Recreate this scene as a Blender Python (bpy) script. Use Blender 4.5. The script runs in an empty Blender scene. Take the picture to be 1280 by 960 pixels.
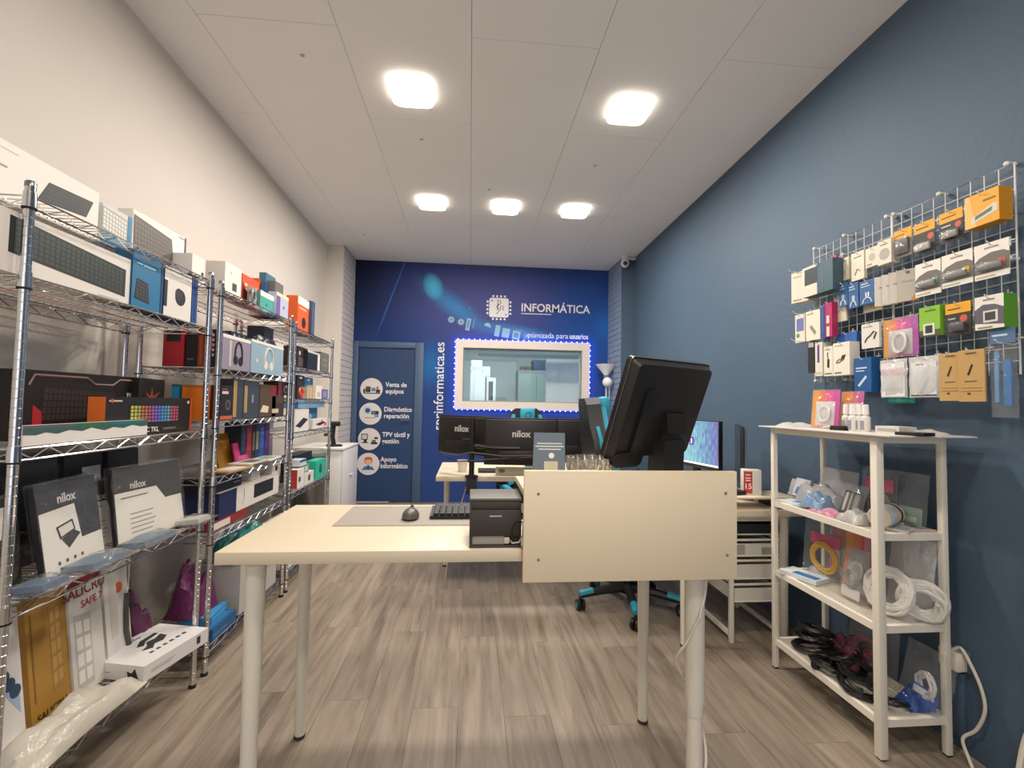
import bpy, bmesh, math, random
from mathutils import Vector, Matrix
S = bpy.context.scene
COL = S.collection
random.seed(7)
# ------------------------------------------------------------------ camera
FPX, YAW, PITCH, ROLL, CAMZ = 580.0, 0.08937, 0.04261, -0.01755, 1.25
def _axes():
    cy, sy, cp, sp = math.cos(YAW), math.sin(YAW), math.cos(PITCH), math.sin(PITCH)
    fwd = Vector((sy*cp, cy*cp, sp)); right = Vector((cy, -sy, 0)); down = fwd.cross(right)
    c, s = math.cos(ROLL), math.sin(ROLL)
    return c*right + s*down, -s*right + c*down, fwd
RT, DN, FW = _axes()
cam = bpy.data.cameras.new('camera'); cam.sensor_width = 36.0; cam.lens = FPX*36/1280; cam.clip_start = 0.02
camo = bpy.data.objects.new('camera', cam); COL.objects.link(camo)
camo.matrix_world = Matrix(((RT.x, -DN.x, -FW.x, 0), (RT.y, -DN.y, -FW.y, 0), (RT.z, -DN.z, -FW.z, CAMZ), (0, 0, 0, 1)))
S.camera = camo
# measuring helpers: where a line of sight of the survey photograph meets a known plane of the room
def _ray(x, y): return RT*((x-640)/FPX) + DN*((y-480)/FPX) + FW
def onx(x, y, X): d = _ray(x, y); t = X/d.x; return Vector((X, d.y*t, CAMZ+d.z*t))
def ony(x, y, Y): d = _ray(x, y); t = Y/d.y; return Vector((d.x*t, Y, CAMZ+d.z*t))
def onz(x, y, Z): d = _ray(x, y); t = (Z-CAMZ)/d.z; return Vector((d.x*t, d.y*t, Z))
# ------------------------------------------------------------------ world and view
W = bpy.data.worlds.new('daylight'); S.world = W; W.use_nodes = True
bg = W.node_tree.nodes['Background']; bg.inputs[0].default_value = (0.88, 0.9, 0.95, 1); bg.inputs[1].default_value = 1.6
S.view_settings.view_transform = 'Standard'; S.view_settings.look = 'None'; S.view_settings.gamma = 1.0
S.view_settings.use_curve_mapping = False; S.view_settings.exposure = 0.0
LAMP_W = 24.0          # watts of one ceiling lamp
LAMP_COL = (1.0, 0.915, 0.82)
# ------------------------------------------------------------------ materials
def lin(c): return c/12.92 if c <= 0.04045 else ((c+0.055)/1.055)**2.4
def rgb(h):
    h = h.lstrip('#'); return tuple(lin(int(h[i:i+2], 16)/255) for i in (0, 2, 4)) + (1.0,)
MATS = {}
def m(h, rough=0.5, metal=0.0, emit=0.0, coat=0.0):
    k = (h, rough, metal, emit, coat)
    if k in MATS: return MATS[k]
    a = bpy.data.materials.new('paint_'+h.lstrip('#')); a.use_nodes = True
    b = a.node_tree.nodes['Principled BSDF']
    b.inputs['Base Color'].default_value = rgb(h); b.inputs['Roughness'].default_value = rough; b.inputs['Metallic'].default_value = metal
    if emit: b.inputs['Emission Color'].default_value = rgb(h); b.inputs['Emission Strength'].default_value = emit
    if coat: b.inputs['Coat Weight'].default_value = coat
    MATS[k] = a; return a
def nodes(name):
    a = bpy.data.materials.new(name); a.use_nodes = True
    n = a.node_tree.nodes; return a, n, a.node_tree.links, n['Principled BSDF']
def noisy(name, h1, h2, scale, rough=0.6, bump=0.0, bscale=60, metal=0.0):
    a, n, l, b = nodes(name)
    tc = n.new('ShaderNodeTexCoord'); no = n.new('ShaderNodeTexNoise'); no.inputs['Scale'].default_value = scale; no.inputs['Detail'].default_value = 4
    mx = n.new('ShaderNodeMix'); mx.data_type = 'RGBA'; mx.inputs[6].default_value = rgb(h1); mx.inputs[7].default_value = rgb(h2)
    l.new(tc.outputs['Object'], no.inputs['Vector']); l.new(no.outputs['Fac'], mx.inputs[0]); l.new(mx.outputs[2], b.inputs['Base Color'])
    b.inputs['Roughness'].default_value = rough; b.inputs['Metallic'].default_value = metal
    if bump:
        n2 = n.new('ShaderNodeTexNoise'); n2.inputs['Scale'].default_value = bscale; n2.inputs['Detail'].default_value = 3
        bp = n.new('ShaderNodeBump'); bp.inputs['Strength'].default_value = bump; bp.inputs['Distance'].default_value = 0.01
        l.new(tc.outputs['Object'], n2.inputs['Vector']); l.new(n2.outputs['Fac'], bp.inputs['Height']); l.new(bp.outputs[0], b.inputs['Normal'])
    return a
def film(name, h, alpha, rough=0.08, flat=False):
    # thin plastic film: mostly see-through, with glossy highlights
    a, n, l, b = nodes(name)
    n.remove(b); out = n['Material Output']
    tr = n.new('ShaderNodeBsdfTransparent'); df = n.new('ShaderNodeBsdfDiffuse'); df.inputs[0].default_value = rgb(h); gl = n.new('ShaderNodeBsdfGlossy'); gl.inputs['Roughness'].default_value = rough
    lw = n.new('ShaderNodeLayerWeight'); lw.inputs['Blend'].default_value = 0.5; pw = n.new('ShaderNodeMath'); pw.operation = 'POWER'; pw.inputs[1].default_value = 4.0; l.new(lw.outputs['Facing'], pw.inputs[0])
    fz = n.new('ShaderNodeMath'); fz.operation = 'MULTIPLY_ADD'; fz.inputs[1].default_value = 0.6; fz.inputs[2].default_value = 0.045; l.new(pw.outputs[0], fz.inputs[0]); m1 = n.new('ShaderNodeMixShader'); m2 = n.new('ShaderNodeMixShader'); m1.inputs[0].default_value = alpha
    l.new(tr.outputs[0], m1.inputs[1]); l.new(df.outputs[0], m1.inputs[2]); l.new(fz.outputs[0], m2.inputs[0]); l.new(m1.outputs[0], m2.inputs[1]); l.new(gl.outputs[0], m2.inputs[2]); l.new(m2.outputs[0], out.inputs[0])
    if flat: return a
    tc = n.new('ShaderNodeTexCoord'); n2 = n.new('ShaderNodeTexNoise'); n2.inputs['Scale'].default_value = 17; n2.inputs['Detail'].default_value = 2; n2.inputs['Distortion'].default_value = 1.5
    bp = n.new('ShaderNodeBump'); bp.inputs['Strength'].default_value = 0.6; bp.inputs['Distance'].default_value = 0.02
    l.new(tc.outputs['Object'], n2.inputs['Vector']); l.new(n2.outputs['Fac'], bp.inputs['Height']); l.new(bp.outputs[0], gl.inputs['Normal'])
    return a
FILM = film('clear_film', '#e8ecee', 0.05, 0.07)
FILM_MILKY = film('milky_film', '#dfe0dc', 0.55, 0.2)
FILM_DARK = film('smoky_film', '#3a3c40', 0.4)
WHITE_TAB = m('#dccdb3', 0.4); WHITE_MET = m('#e6dfd0', 0.4)
CHROME = m('#dcdcde', 0.13, 1.0); CHROME_D = m('#8c8c90', 0.25, 1.0)
BLACK = m('#161515', 0.45); DARK = m('#252426', 0.5); RUBBER = m('#0d0d0d', 0.8)
# ------------------------------------------------------------------ mesh building
def catmull(P, k):
    o = []
    for i in range(len(P)-1):
        a, b, c, d = P[max(i-1, 0)], P[i], P[i+1], P[min(i+2, len(P)-1)]
        for j in range(k):
            t = j/k; o.append(0.5*((2*b)+(c-a)*t+(2*a-5*b+4*c-d)*t*t+(3*b-a-3*c+d)*t**3))
    return o+[P[-1]]
class MB:
    def __init__(s): s.v = []; s.f = []; s.mi = []; s.mats = []
    def mat(s, mt):
        if mt not in s.mats: s.mats.append(mt)
        return s.mats.index(mt)
    def add(s, vs, fs, mt):
        o = len(s.v); i = s.mat(mt); s.v += [tuple(v) for v in vs]
        for f in fs: s.f.append(tuple(o+k for k in f)); s.mi.append(i)
        return s
    def box(s, x0, x1, y0, y1, z0, z1, mt, ch=0.0):
        if ch <= 0:
            vs = [(x, y, z) for z in (z0, z1) for y in (y0, y1) for x in (x0, x1)]
            return s.add(vs, [(0, 2, 3, 1), (4, 5, 7, 6), (0, 1, 5, 4), (2, 6, 7, 3), (0, 4, 6, 2), (1, 3, 7, 5)], mt)
        bm = bmesh.new(); bmesh.ops.create_cube(bm, size=1)
        for v in bm.verts: v.co = Vector(((x0+x1)/2+v.co.x*(x1-x0), (y0+y1)/2+v.co.y*(y1-y0), (z0+z1)/2+v.co.z*(z1-z0)))
        bmesh.ops.bevel(bm, geom=bm.edges[:], offset=ch, segments=2, affect='EDGES', profile=0.5)
        bm.verts.index_update(); vs = [v.co[:] for v in bm.verts]; fs = [[v.index for v in f.verts] for f in bm.faces]; bm.free()
        return s.add(vs, fs, mt)
    def tube(s, pts, r, mt, n=6, closed=False, caps=True, soft=0):
        pts = [Vector(p) for p in pts]
        if soft: pts = catmull(pts, soft)
        N = len(pts); rings = []; up = None
        rs = r if isinstance(r, (list, tuple)) else [r]*N
        for i, p in enumerate(pts):
            a = pts[(i-1) % N] if (closed or i > 0) else p; b = pts[(i+1) % N] if (closed or i < N-1) else p
            t = (b-a).normalized()
            if up is None: up = Vector((0, 0, 1)) if abs(t.z) < 0.9 else Vector((1, 0, 0))
            x = t.cross(up)
            if x.length < 1e-6: x = t.orthogonal()
            x.normalize(); up = x.cross(t).normalized()
            rings.append([p + (x*math.cos(2*math.pi*k/n) + up*math.sin(2*math.pi*k/n))*rs[i] for k in range(n)])
        vs = [v for g in rings for v in g]; fs = []
        for i in range(N if closed else N-1):
            j = (i+1) % N
            for k in range(n): fs.append((i*n+k, i*n+(k+1) % n, j*n+(k+1) % n, j*n+k))
        if caps and not closed: fs.append(tuple(range(n-1, -1, -1))); fs.append(tuple((N-1)*n+k for k in range(n)))
        return s.add(vs, fs, mt)
    def lathe(s, prof, mt, n=20, c=(0, 0, 0)):
        vs = [(c[0]+r*math.cos(2*math.pi*k/n), c[1]+r*math.sin(2*math.pi*k/n), c[2]+z) for r, z in prof for k in range(n)]; fs = []
        for i in range(len(prof)-1):
            for k in range(n): fs.append((i*n+k, i*n+(k+1) % n, (i+1)*n+(k+1) % n, (i+1)*n+k))
        fs.append(tuple(range(n-1, -1, -1))); fs.append(tuple((len(prof)-1)*n+k for k in range(n)))
        return s.add(vs, fs, mt)
    def ell(s, c, r, mt, n=14, k=9):
        prof = [(math.sin(math.pi*i/k), -math.cos(math.pi*i/k)) for i in range(k+1)]
        vs = [(c[0]+r[0]*max(p, 1e-4)*math.cos(2*math.pi*j/n), c[1]+r[1]*max(p, 1e-4)*math.sin(2*math.pi*j/n), c[2]+r[2]*z) for p, z in prof for j in range(n)]
        fs = [(i*n+j, i*n+(j+1) % n, (i+1)*n+(j+1) % n, (i+1)*n+j) for i in range(k) for j in range(n)]
        return s.add(vs, fs, mt)
    def prism(s, poly, fn, t0, t1, mt):
        # poly in 2D, fn(u,v,t)->3D
        n = len(poly); vs = [fn(u, v, t0) for u, v in poly] + [fn(u, v, t1) for u, v in poly]
        fs = [tuple(range(n-1, -1, -1)), tuple(range(n, 2*n))] + [(k, (k+1) % n, n+(k+1) % n, n+k) for k in range(n)]
        return s.add(vs, fs, mt)
    def mesh(s, name, smooth=True):
        me = bpy.data.meshes.new(name); me.from_pydata(s.v, [], s.f)
        for q in s.mats: me.materials.append(q)
        me.polygons.foreach_set('material_index', s.mi)
        bm = bmesh.new(); bm.from_mesh(me); bmesh.ops.recalc_face_normals(bm, faces=bm.faces); bm.to_mesh(me); bm.free()
        if smooth:
            me.polygons.foreach_set('use_smooth', [True]*len(me.polygons)); me.set_sharp_from_angle(angle=math.radians(38))
        me.update(); return me
    def build(s, name, parent=None, loc=(0, 0, 0), rz=0.0, smooth=True):
        o = bpy.data.objects.new(name, s.mesh(name, smooth)); COL.objects.link(o); o.location = loc; o.rotation_euler = (0, 0, rz)
        if parent: o.parent = parent
        return o
def link(name, me, parent=None, loc=(0, 0, 0), rz=0.0):
    o = bpy.data.objects.new(name, me); COL.objects.link(o); o.location = loc; o.rotation_euler = (0, 0, rz)
    if parent: o.parent = parent
    return o
def tag(o, label, cat, group=None, kind=None):
    o['label'] = label; o['category'] = cat
    if group: o['group'] = group
    if kind: o['kind'] = kind
    return o
def thing(name, label, cat, loc=(0, 0, 0), rz=0.0, group=None):
    o = bpy.data.objects.new(name, None); o.empty_display_size = 0.05; COL.objects.link(o); o.location = loc; o.rotation_euler = (0, 0, rz)
    return tag(o, label, cat, group)
def struct(o, label=None):
    o['kind'] = 'structure'
    if label: o['label'] = label
    return o
def text(parent, s, loc, size, mt, rot=(math.pi/2, 0, 0), align='LEFT', bold=0.0, name='lettering', sx=1.0, extrude=0.0003):
    c = bpy.data.curves.new(name, 'FONT'); c.body = s; c.size = size; c.align_x = align; c.align_y = 'CENTER'; c.offset = bold; c.extrude = extrude
    c.resolution_u = 3; c.materials.append(mt)
    o = bpy.data.objects.new(name, c); COL.objects.link(o); o.location = loc; o.rotation_euler = rot; o.scale = (sx, 1, 1)
    if parent: o.parent = parent
    return o
# ------------------------------------------------------------------ room shell
YF, YB, ZC = -1.6, 5.93, 3.03
def xr(y): return 1.848 + 0.0225*(y-1.5)      # the right wall runs slightly out of square
def xl(y): return -1.588 - 0.022*(y-2.2)
# floor: a screed base and loose-laid vinyl planks
wood, n, l, b = nodes('greige_oak_vinyl')
tc = n.new('ShaderNodeTexCoord'); oi = n.new('ShaderNodeObjectInfo'); mp = n.new('ShaderNodeMapping'); mp.inputs['Scale'].default_value = (9, 0.7, 1)
ad = n.new('ShaderNodeVectorMath'); ad.operation = 'ADD'; mu = n.new('ShaderNodeMath'); mu.operation = 'MULTIPLY'; mu.inputs[1].default_value = 37
l.new(oi.outputs['Random'], mu.inputs[0]); l.new(tc.outputs['Object'], mp.inputs['Vector']); l.new(mp.outputs[0], ad.inputs[0]); l.new(mu.outputs[0], ad.inputs[1])
g1 = n.new('ShaderNodeTexNoise'); g1.inputs['Scale'].default_value = 2.2; g1.inputs['Detail'].default_value = 7; g1.inputs['Roughness'].default_value = 0.62; g1.inputs['Distortion'].default_value = 0.7
g2 = n.new('ShaderNodeTexNoise'); g2.inputs['Scale'].default_value = 14; g2.inputs['Detail'].default_value = 3
l.new(ad.outputs[0], g1.inputs['Vector']); l.new(ad.outputs[0], g2.inputs['Vector'])
cr = n.new('ShaderNodeValToRGB'); cr.color_ramp.elements[0].position = 0.3; cr.color_ramp.elements[0].color = rgb('#766a5d'); cr.color_ramp.elements[1].position = 0.72; cr.color_ramp.elements[1].color = rgb('#aea08d')
e = cr.color_ramp.elements.new(0.5); e.color = rgb('#988a79')
l.new(g1.outputs['Fac'], cr.inputs[0])
hv = n.new('ShaderNodeHueSaturation'); mr = n.new('ShaderNodeMapRange'); mr.inputs[3].default_value = 0.9; mr.inputs[4].default_value = 1.07
l.new(oi.outputs['Random'], mr.inputs[0]); l.new(mr.outputs[0], hv.inputs['Value']); l.new(cr.outputs[0], hv.inputs['Color'])
mx = n.new('ShaderNodeMix'); mx.data_type = 'RGBA'; mx.blend_type = 'MULTIPLY'; mx.inputs[0].default_value = 0.22
l.new(hv.outputs[0], mx.inputs[6]); l.new(g2.outputs['Color'], mx.inputs[7]); l.new(mx.outputs[2], b.inputs['Base Color'])
b.inputs['Roughness'].default_value = 0.45
bp = n.new('ShaderNodeBump'); bp.inputs['Strength'].default_value = 0.08; bp.inputs['Distance'].default_value = 0.002; l.new(g1.outputs['Fac'], bp.inputs['Height']); l.new(bp.outputs[0], b.inputs['Normal'])
fl = struct(MB().box(-1.9, 2.1, YF, YB+0.05, -0.1, -0.004, m('#4a4038', 0.9)).build('floor'), 'grey-brown wood-look plank floor')
PW, PL = 0.185, 1.22
plank = MB().box(-PW/2+0.0005, PW/2-0.0005, -PL/2+0.0005, PL/2-0.0005, -0.004, 0.0, wood).mesh('plank')
for c in range(21):
    x = -1.78 + c*PW; off = (c*0.47+0.2) % 1.0*PL
    for k in range(-1, 7):
        y = YF + off + k*PL
        if y-PL/2 > YB or y+PL/2 < YF: continue
        y0, y1 = max(y-PL/2, YF), min(y+PL/2, YB)
        if y1-y0 < 0.05: continue
        o = link('plank', plank, fl, (x, (y0+y1)/2, 0)); o.scale.y = (y1-y0)/PL
# ceiling of panels with fine joints
CEILM = noisy('matt_ceiling_white', '#f4f2f0', '#eeecea', 3, 0.85)
ce = struct(MB().box(-1.8, 2.1, YF, YB+0.05, ZC+0.012, ZC+0.1, m('#8a8583', 0.9)).build('ceiling'), 'white panelled ceiling')
xs = [-1.78, -1.305, -0.668, -0.03, 0.608, 1.246, 2.05]
for i in range(6):
    ys = [YF, 0.3+0.6*(i % 2), 2.95 - 0.02*(i % 3), 4.2, YB+0.04]
    if i % 2: ys[2] = 2.2; 
    for j in range(4):
        MB().box(xs[i]+0.0012, xs[i+1]-0.0012, ys[j]+0.0012, ys[j+1]-0.0012, ZC, ZC+0.012, CEILM).build('ceiling_panel', ce)
def screw_cover(x, y): MB().lathe([(0.012, -0.003), (0.012, 0.0)], m('#b9b4b0', 0.8), 10).build('screw_cover', ce, (x, y, ZC))
for p in ((378, 69), (527, 174), (744, 207), (611, 237), (455, 293)):
    q = onz(p[0], p[1], ZC); screw_cover(q.x, q.y)
# side walls
PLASTER_W = noisy('cream_white_plaster', '#ded7cd', '#d8d0c6', 1.5, 0.8, 0.04, 70)
PLASTER_B = noisy('steel_blue_plaster', '#4b6074', '#475b6f', 2.2, 0.62, 0.22, 38)
wl = MB(); wl.prism([(xl(YF), YF), (xl(YB), YB), (xl(YB)-0.12, YB), (xl(YF)-0.12, YF)], lambda u, v, t: (u, v, t), 0, ZC+0.05, PLASTER_W); struct(wl.build('wall_left'), 'cream white plaster wall')
wr = MB(); wr.prism([(xr(YF), YF), (xr(YB), YB), (xr(YB)+0.12, YB), (xr(YF)+0.12, YF)], lambda u, v, t: (u, v, t), 0, ZC+0.05, PLASTER_B); struct(wr.build('wall_right'), 'steel blue textured plaster wall')
bb = MB(); bb.prism([(xr(YF), YF), (xr(5.3), 5.3), (xr(5.3)-0.012, 5.3), (xr(YF)-0.012, YF)], lambda u, v, t: (u, v, t), 0.001, 0.075, m('#465a6e', 0.5)); struct(bb.build('baseboard_right'), 'blue painted skirting board')
bb = MB(); bb.prism([(xl(YF), YF), (xl(5.3), 5.3), (xl(5.3)+0.012, 5.3), (xl(YF)+0.012, YF)], lambda u, v, t: (u, v, t), 0.001, 0.075, m('#e8e4dd', 0.5)); struct(bb.build('baseboard_left'), 'white skirting board')
# front of the shop, behind the viewpoint: wall with a wide shop window
wf = MB()
for x0, x1, z0, z1 in ((-1.75, -1.2, 0, ZC), (1.4, 2.05, 0, ZC), (-1.2, 1.4, 2.55, ZC), (-1.2, 1.4, 0, 0.35)): wf.box(x0, x1, YF-0.12, YF, z0, z1, PLASTER_W)
struct(wf.build('wall_front'), 'white wall around the shop window')
wn = MB()
for x0, x1, z0, z1 in ((-1.2, -1.14, 0.35, 2.55), (1.34, 1.4, 0.35, 2.55), (0.07, 0.13, 0.41, 2.49), (-1.14, 1.34, 0.35, 0.41), (-1.14, 1.34, 2.49, 2.55)): wn.box(x0, x1, YF-0.09, YF-0.03, z0, z1, DARK)
struct(wn.build('window_2'), 'dark framed shop window')
# pillars at both ends of the back wall, faced with brick-patterned relief
XPL, XPR, YP = -1.475, 1.79, 5.40
def brick_pillar(name, x0, x1, face, sgn, base, bm_, mort, lab):
    p = struct(MB().box(x0, x1, YP, YB, 0, ZC, base).build(name), lab)
    MB().box(min(face, face+sgn*0.0015), max(face, face+sgn*0.0015), YP+0.004, YB-0.002, 0, ZC, mort).build('mortar_bed', p)
    bl, bh = 0.176, 0.068
    me = MB().box(-0.003, 0.003, -bl/2+0.004, bl/2-0.004, -bh/2+0.004, bh/2-0.004, bm_).mesh('brick')
    for r_ in range(int(ZC/bh)):
        for k in range(-1, 4):
            y0 = YP+0.004 + k*bl + (bl/2 if r_ % 2 else 0); y1 = y0+bl
            a, c = max(y0, YP+0.004), min(y1, YB-0.003)
            if c-a < 0.03: continue
            o = link('brick', me, p, (face+sgn*(0.0035+random.uniform(-0.001, 0.0012)), (a+c)/2, bh/2+r_*bh+0.02)); o.scale.y = (c-a)/bl
brick_pillar('pillar_left', xl(YB)-0.02, XPL, XPL, 1, PLASTER_W, noisy('white_brick', '#dcd8d8', '#cfcaca', 9, 0.8, 0.1, 40), m('#a8a2a4', 0.9), 'white pillar with white brick relief on its inner side')
brick_pillar('pillar_right', XPR, xr(YB)+0.03, XPR, -1, PLASTER_B, noisy('blue_grey_brick', '#8a9cb6', '#7f92ae', 9, 0.8, 0.1, 40), m('#5b6b86', 0.9), 'blue pillar with grey-blue brick relief on its inner side')
# ------------------------------------------------------------------ back wall with printed mural
mural, n, l, b = nodes('printed_mural')
tc = n.new('ShaderNodeTexCoord')
sep = n.new('ShaderNodeSeparateXYZ'); l.new(tc.outputs['Object'], sep.inputs[0])
def mathn(op, a, b_=None, c=None):
    q = n.new('ShaderNodeMath'); q.operation = op
    for i, v in enumerate((a, b_, c)):
        if v is None: continue
        if isinstance(v, (int, float)): q.inputs[i].default_value = v
        else: l.new(v, q.inputs[i])
    return q.outputs[0]
def mixc(fac, a, colr, mode='MIX'):
    q = n.new('ShaderNodeMix'); q.data_type = 'RGBA'; q.blend_type = mode; l.new(fac, q.inputs[0])
    if isinstance(a, tuple): q.inputs[6].default_value = a
    else: l.new(a, q.inputs[6])
    q.inputs[7].default_value = colr; return q.outputs[2]
def blob(cx, cz, rx, rz, ang=0.0, p=1.0):
    ca, sa = math.cos(ang), math.sin(ang)
    dx = mathn('SUBTRACT', sep.outputs['X'], cx); dz = mathn('SUBTRACT', sep.outputs['Z'], cz)
    u = mathn('ADD', mathn('MULTIPLY', dx, ca/rx), mathn('MULTIPLY', dz, sa/rx)); v = mathn('ADD', mathn('MULTIPLY', dx, -sa/rz), mathn('MULTIPLY', dz, ca/rz))
    d = mathn('SQRT', mathn('ADD', mathn('MULTIPLY', u, u), mathn('MULTIPLY', v, v)))
    q = n.new('ShaderNodeMapRange'); q.interpolation_type = 'SMOOTHSTEP'; q.inputs[1].default_value = 1.0; q.inputs[2].default_value = 0.0; l.new(d, q.inputs[0])
    return mathn('POWER', q.outputs[0], p)
MURAL_BASE = rgb('#2a4584')
colo = mixc(blob(-1.6, 3.0, 1.5, 1.7), MURAL_BASE, rgb('#181d3a'))
colo = mixc(blob(0.1, 2.6, 1.5, 0.9, 0, 0.8), colo, rgb('#575b94'))
colo = mixc(blob(1.6, 2.2, 0.9, 1.2), colo, rgb('#24529e'))
colo = mixc(blob(-0.25, 2.5, 0.75, 0.20, -0.62, 1.2), colo, rgb('#4a8cc8'))
colo = mixc(blob(-0.5, 2.73, 0.13, 0.19, 0.35, 0.45), colo, rgb('#5cc4f0'))
colo = mixc(blob(-0.52, 1.72, 0.35, 0.45, 0, 1.3), colo, rgb('#2a6aa8'))
colo = mixc(blob(1.75, 2.3, 0.28, 0.35, 0, 1.5), colo, rgb('#2368b8'))
colo = mixc(blob(0.55, 2.18, 0.7, 0.12, -0.15, 0.8), colo, rgb('#4a86c8'))
# fine diagonal beam on the print, from the ceiling down to the door head
tt = mathn('ADD', mathn('MULTIPLY', mathn('SUBTRACT', sep.outputs['X'], -0.87), 0.945), mathn('MULTIPLY', mathn('SUBTRACT', sep.outputs['Z'], 3.0), -0.327))
q = n.new('ShaderNodeMapRange'); q.inputs[1].default_value = 0.014; q.inputs[2].default_value = 0.004; l.new(mathn('ABSOLUTE', tt), q.inputs[0])
q2 = n.new('ShaderNodeMapRange'); q2.inputs[1].default_value = 2.0; q2.inputs[2].default_value = 2.4; l.new(sep.outputs['Z'], q2.inputs[0])
colo = mixc(mathn('MULTIPLY', mathn('MULTIPLY', q.outputs[0], q2.outputs[0]), 0.8), colo, rgb('#3f72c0'))
l.new(colo, b.inputs['Base Color']); b.inputs['Roughness'].default_value = 1.6
WX0, WX1, WZ0, WZ1 = -0.10, 1.44, 1.272, 1.955       # opening of the window to the back room
DX0, DX1, DZ1 = -1.40, -0.70, 1.925
wb = MB()
for x0, x1, z0, z1 in ((XPL-0.3, DX0, 0, ZC), (DX0, DX1, DZ1, ZC), (DX1, WX0, 0, ZC), (WX0, WX1, WZ1, ZC), (WX0, WX1, 0, WZ0), (WX1, 2.05, 0, ZC)): wb.box(x0, x1, YB, YB+0.1, z0, z1, mural)
wb = struct(wb.build('wall_back', smooth=False), 'dark blue wall with a printed technology mural')
PRW = m('#e9e6ea', 0.5); PRG = m('#8fb6cf', 0.5); PRL = m('#5c86ae', 0.5)
FY = YB-0.0015
text(wb, 'INFORMÁTICA', (0.63, FY, 2.495), 0.148, PRW, sx=0.93, bold=0.0022)
MB().box(0.635, 1.03, FY-0.0005, YB, 2.415, 2.424, PRW).build('print', wb)
text(wb, 'optimizada para ', (0.672, FY, 2.14), 0.098, PRW, sx=0.93)
text(wb, 'usuarios', (1.272, FY, 2.14), 0.098, PRW, sx=0.76, bold=0.0025)
text(wb, 'sprinformatica.es', (-0.392, FY, 0.90), 0.172, PRW, rot=(math.pi/2, -math.pi/2, 0), sx=0.945, bold=0.001)
def round_poly(cx, cy, w, h, r, k=4):
    o = []
    for qx, qy, a0 in ((1, 1, 0), (-1, 1, 90), (-1, -1, 180), (1, -1, 270)):
        for i in range(k+1):
            a = math.radians(a0+90*i/k); o.append((cx+qx*(w/2-r)+r*math.cos(a), cy+qy*(h/2-r)+r*math.sin(a)))
    return o
fw_ = lambda u, v, t: (u, FY-t, v)
chip = MB(); chip.prism(round_poly(0.345, 2.485, 0.25, 0.25, 0.025), fw_, -0.001, 0.0005, PRW)
for k in range(4):
    a = -0.075+0.05*k
    for cx, cz in ((0.345+a, 2.485+0.148), (0.345+a, 2.485-0.148), (0.345+0.148, 2.485+a), (0.345-0.148, 2.485+a)): chip.prism(round_poly(cx, cz, 0.026, 0.026, 0.007, 2), fw_, -0.001, 0.0005, PRW)
chip.build('chip_emblem', wb)
em = MB(); DK = m('#3a3a44', 0.5)
def stroke(mb, pts, r, mt): mb.tube([(x, FY-0.002, z) for x, z in pts], r, mt, 5)
stroke(em, [(0.325, 2.45), (0.328, 2.52), (0.33, 2.585), (0.36, 2.575), (0.368, 2.55), (0.355, 2.53), (0.335, 2.525)], 0.0045, DK)
stroke(em, [(0.345, 2.52), (0.318, 2.505), (0.32, 2.485), (0.345, 2.47), (0.345, 2.44), (0.325, 2.41), (0.305, 2.405)], 0.0045, DK)
stroke(em, [(0.365, 2.45), (0.365, 2.505), (0.40, 2.505), (0.405, 2.485), (0.385, 2.475), (0.41, 2.45)], 0.0045, DK)
for cx, cz in ((0.255, 2.575), (0.435, 2.395)): em.prism([(cx+0.01*math.cos(a*0.628), cz+0.01*math.sin(a*0.628)) for a in range(10)], fw_, 0.0, 0.0015, DK)
em.build('monogram', wb)
# pale circuit components printed along a diagonal
cm_ = MB()
def pr_poly(pts, mt): cm_.prism(pts, fw_, -0.001, 0.0004, mt)
def rot_rect(cx, cz, w, h, a): ca, sa = math.cos(a), math.sin(a); return [(cx+ca*x-sa*y, cz+sa*x+ca*y) for x, y in ((-w/2, -h/2), (w/2, -h/2), (w/2, h/2), (-w/2, h/2))]
for cx, cz, r_ in ((-0.262, 2.31, 0.046), (-0.137, 2.285, 0.046)):
    for rr, mt, e_ in ((r_, PRL, 0), (r_*0.72, PRG, 1), (r_*0.35, PRL, 2)): cm_.prism([(cx+rr*math.cos(a*0.449), cz+rr*math.sin(a*0.449)) for a in range(14)], fw_, -0.001, 0.0004+0.0002*e_, mt)
for cx, cz, w, h, mt in ((-0.045, 2.255, 0.052, 0.155, PRG), (0.33, 2.185, 0.062, 0.145, PRG), (0.44, 2.16, 0.095, 0.12, PRG), (0.575, 2.135, 0.1, 0.11, PRG), (0.69, 2.12, 0.03, 0.12, PRL), (0.025, 2.27, 0.018, 0.13, PRL), (0.615, 2.2, 0.11, 0.02, PRL), (-0.16, 2.48, 0.02, 0.03, PRL), (-0.03, 2.46, 0.03, 0.02, PRL)): pr_poly(rot_rect(cx, cz, w, h, -0.17), mt)
for cx, cz, w, h in ((-0.045, 2.255, 0.022, 0.115), (0.575, 2.135, 0.06, 0.06)): cm_.prism(rot_rect(cx, cz, w, h, -0.17), fw_, 0.0, 0.0008, PRL)
pr_poly([(0.2+0.045*math.cos(a*0.35-0.3), 2.235+0.05*math.sin(a*0.35-0.3)) for a in range(10)], PRG)
cm_.build('circuit_print', wb)
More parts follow.
